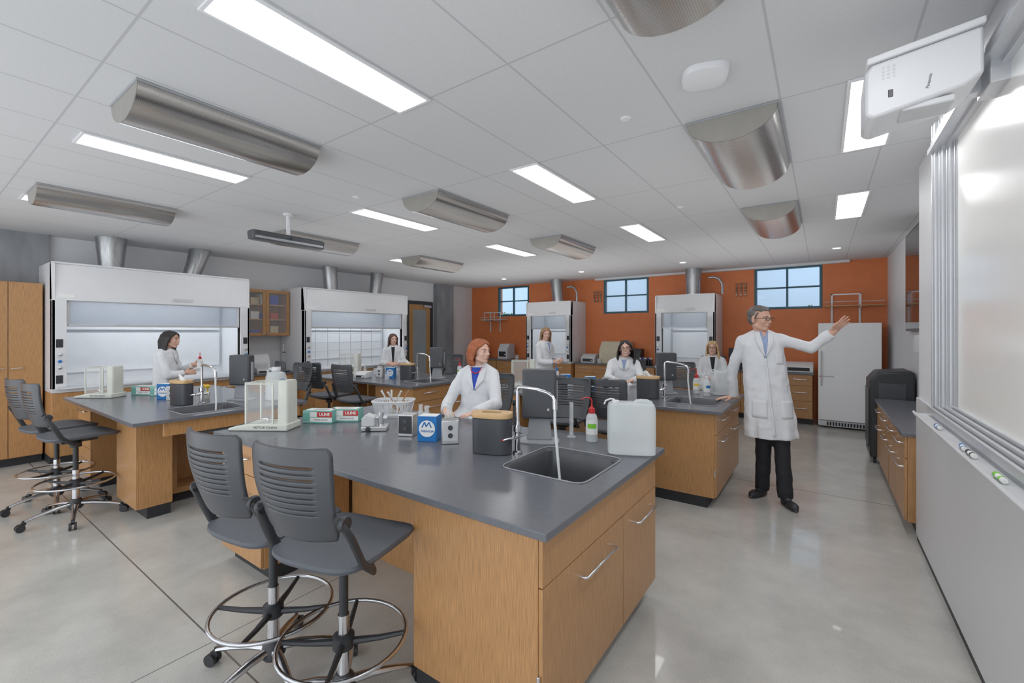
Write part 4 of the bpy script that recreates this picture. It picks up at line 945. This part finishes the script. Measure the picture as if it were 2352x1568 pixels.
J=sitlegs(); J.update(skin=skin2,hairm=hred,hair='long',hairlen=.11,hairw=.9,backhair=.025,yaw=64,pitch=-2,hk=.98,vox=.005,vee=.14,shirt=bluec,trim=redc,tw=.06,seed=3,cz=.01,
 head=(.04,-.03,1.45),neck=(.01,.0,1.325),shA=(-.13,.0,1.235),shB=(.14,.01,1.24),elA=(-.235,-.14,.99),elB=(.22,-.14,1.0),wrA=(-.17,-.36,.955),wrB=(.10,-.38,.955),
 handA=((.6,-.8,-.05),(0,0,-1),(.7,.7,0),.15,.1,.9),handB=((-.5,-.85,-.05),(0,0,-1),(-.7,.7,0),.15,.1,.9),pants=blackcl,
 coat=[(.01,0,1.33,.052,.05),(.005,0,1.28,.11,.08),(.0,0,1.19,.15,.11),(0,0,1.05,.152,.12),(0,0,.92,.17,.13),(0,0,.8,.19,.15)])
person('seated person with auburn hair in lab coat, forearms on bench',(-2.60,3.12,0),22,J)
J=sitlegs(); J.update(skin=skin2,hairm=hblk,hair='long',hairlen=.2,hairw=1.25,yaw=-2,pitch=-4,roll=-6,glasses=True,smile=True,hk=1.03,vee=.09,shirt=shirtm,seed=5,
 head=(.02,-.1,1.39),neck=(.0,-.05,1.265),shA=(-.165,-.03,1.175),shB=(.165,-.03,1.17),elA=(-.23,-.2,.98),elB=(.24,-.2,.98),wrA=(-.1,-.4,.965),wrB=(.1,-.4,.965),
 handA=((.6,-.7,-.05),(0,0,-1),(.7,.7,0),.2,.1,.92),handB=((-.6,-.7,-.05),(0,0,-1),(-.7,.7,0),.2,.1,.92),
 coat=[(0,-.05,1.27,.06,.06),(0,-.04,1.22,.14,.09),(.0,-.03,1.12,.185,.125),(0,-.02,1.0,.185,.135),(0,0,.9,.19,.14),(0,0,.8,.2,.15)])
person('seated person with dark wavy hair and safety glasses, leaning forward',(-2.36,6.15,0),22,J)
J=sitlegs(); J.update(skin=skin2,hairm=hbl,hair='long',hairlen=.27,yaw=-8,pitch=-2,glasses=True,hk=1.0,vee=.25,shirt=blackcl,tw=.055,seed=6,
 head=(.0,-.03,1.365),neck=(.0,.0,1.24),shA=(-.145,.0,1.155),shB=(.145,.0,1.155),elA=(-.21,-.1,.92),elB=(.21,-.1,.92),wrA=(-.1,-.3,.9),wrB=(.1,-.3,.9),
 handA=((.5,-.8,-.05),(0,0,-1),(.7,.7,0),.3,.1,.92),handB=((-.5,-.8,-.05),(0,0,-1),(-.7,.7,0),.3,.1,.92),
 coat=[(0,0,1.24,.055,.055),(0,0,1.19,.125,.085),(.0,0,1.1,.16,.115),(0,0,1.0,.16,.125),(0,0,.9,.175,.14),(0,0,.8,.2,.15)])
person('seated person with long blonde hair in an open lab coat',(-1.5,7.9,0),14,J)
def standlegs(): return dict(pelvis=(0,0,.9),knA=(-.09,-.01,.5),knB=(.09,-.01,.5),anA=(-.1,.02,.09),anB=(.1,.02,.09),toeA=(-.2,-1,0),toeB=(.2,-1,0))
J=standlegs(); J.update(skin=skin2,hairm=hlb,hair='long',hairlen=.33,yaw=-30,pitch=4,hk=1.02,vee=.12,shirt=shirtm,seed=8,
 head=(0,-.04,1.59),neck=(0,.0,1.46),shA=(-.15,.0,1.375),shB=(.15,.0,1.375),elA=(-.19,-.08,1.1),elB=(.19,-.08,1.1),wrA=(-.08,-.3,1.1),wrB=(.08,-.3,1.12),
 handA=((.2,-1,.1),(.8,0,.3),(0,0,1),.5,.05,.92),handB=((-.3,-1,.0),(-.8,0,.3),(0,0,1),.5,.05,.92),coat=coatsecs(0,0,1.468,.6,.168,.215))
person('standing person with long light brown hair, hands held forward',(-4.1,6.8,0),78,J)
J=standlegs(); J.update(skin=skin1,hairm=hblk,hair='long',hairlen=.3,yaw=-14,pitch=0,roll=4,hk=1.02,vee=.12,shirt=coatm,seed=9,
 head=(0.0,-.06,1.525),neck=(0,-.01,1.40),shA=(-.15,.0,1.315),shB=(.15,.0,1.315),elA=(-.19,-.08,1.06),elB=(.19,-.12,1.09),wrA=(-.1,-.24,1.08),wrB=(.05,-.30,1.18),
 handA=((.1,-1,.1),(.8,0,0),(0,0,1),.5,.05,.92),handB=((-.05,-1,.05),(-1,-.1,0),(0,0,1),.7,.05,.95),coat=coatsecs(0,0,1.405,.6,.165,.215))
person('standing person with long black hair holding a wash bottle',(-7.2,2.12,0),146,J)
wash_bottle(-6.985,2.44,160,red,paper,z=1.09,k=.9)
J=standlegs(); J.update(skin=skin2,hairm=hbr,hair='long',hairlen=.26,yaw=20,pitch=0,hk=1.0,vee=.4,shirt=blackcl,tw=.05,seed=11,
 head=(0.0,-.03,1.475),neck=(0,.0,1.35),shA=(-.15,.0,1.265),shB=(.15,.0,1.265),elA=(-.225,-.05,1.0),elB=(.225,-.05,1.0),wrA=(-.1,-.26,1.0),wrB=(.1,-.26,1.0),
 handA=((.8,-.5,.0),(0,.6,-.2),(0,0,1),.3,.05,.92),handB=((-.8,-.5,.0),(0,.6,-.2),(0,0,1),.3,.05,.92),coat=coatsecs(0,0,1.355,.6,.162,.215))
person('standing person with brown hair in open coat over black top',(-7.15,5.9,0),50,J)
# ================================================================ LIGHT / CAMERA
w=D.worlds.new('World'); scene.world=w; w.use_nodes=True; nt=w.node_tree; bg=nt.nodes['Background']
bg.inputs[0].default_value=(.9,.95,1,1); bg.inputs[1].default_value=1.9
for x in (-6.2,-3.8,-.9):  # added fill lamps, unseen and facing up to brighten the ceiling; no real fixtures
    for y in (.6,4.0,7.6):
        la=D.lights.new('ceiling_fill','AREA'); la.shape='RECTANGLE'; la.size=2.4; la.size_y=2.8; la.energy=(3.5 if y<1 else 7 if y<5 else 12); la.color=(1,.99,.975)
        lo=D.objects.new('ceiling_fill',la); COL.objects.link(lo); lo.location=(x,y,1.9); lo.rotation_euler=(pi,0,0)
scene.view_settings.view_transform='Standard'; scene.view_settings.gamma=1.1
cam=D.cameras.new('camera'); co=D.objects.new('camera',cam); COL.objects.link(co); scene.camera=co
cam.sensor_fit='HORIZONTAL'; cam.sensor_width=36; cam.lens=1007/2352*36; cam.shift_y=-(784-762)/2352
cam.clip_start=.02
co.location=(0,0,1.63); co.rotation_euler=(rad(90),0,rad(35.3))
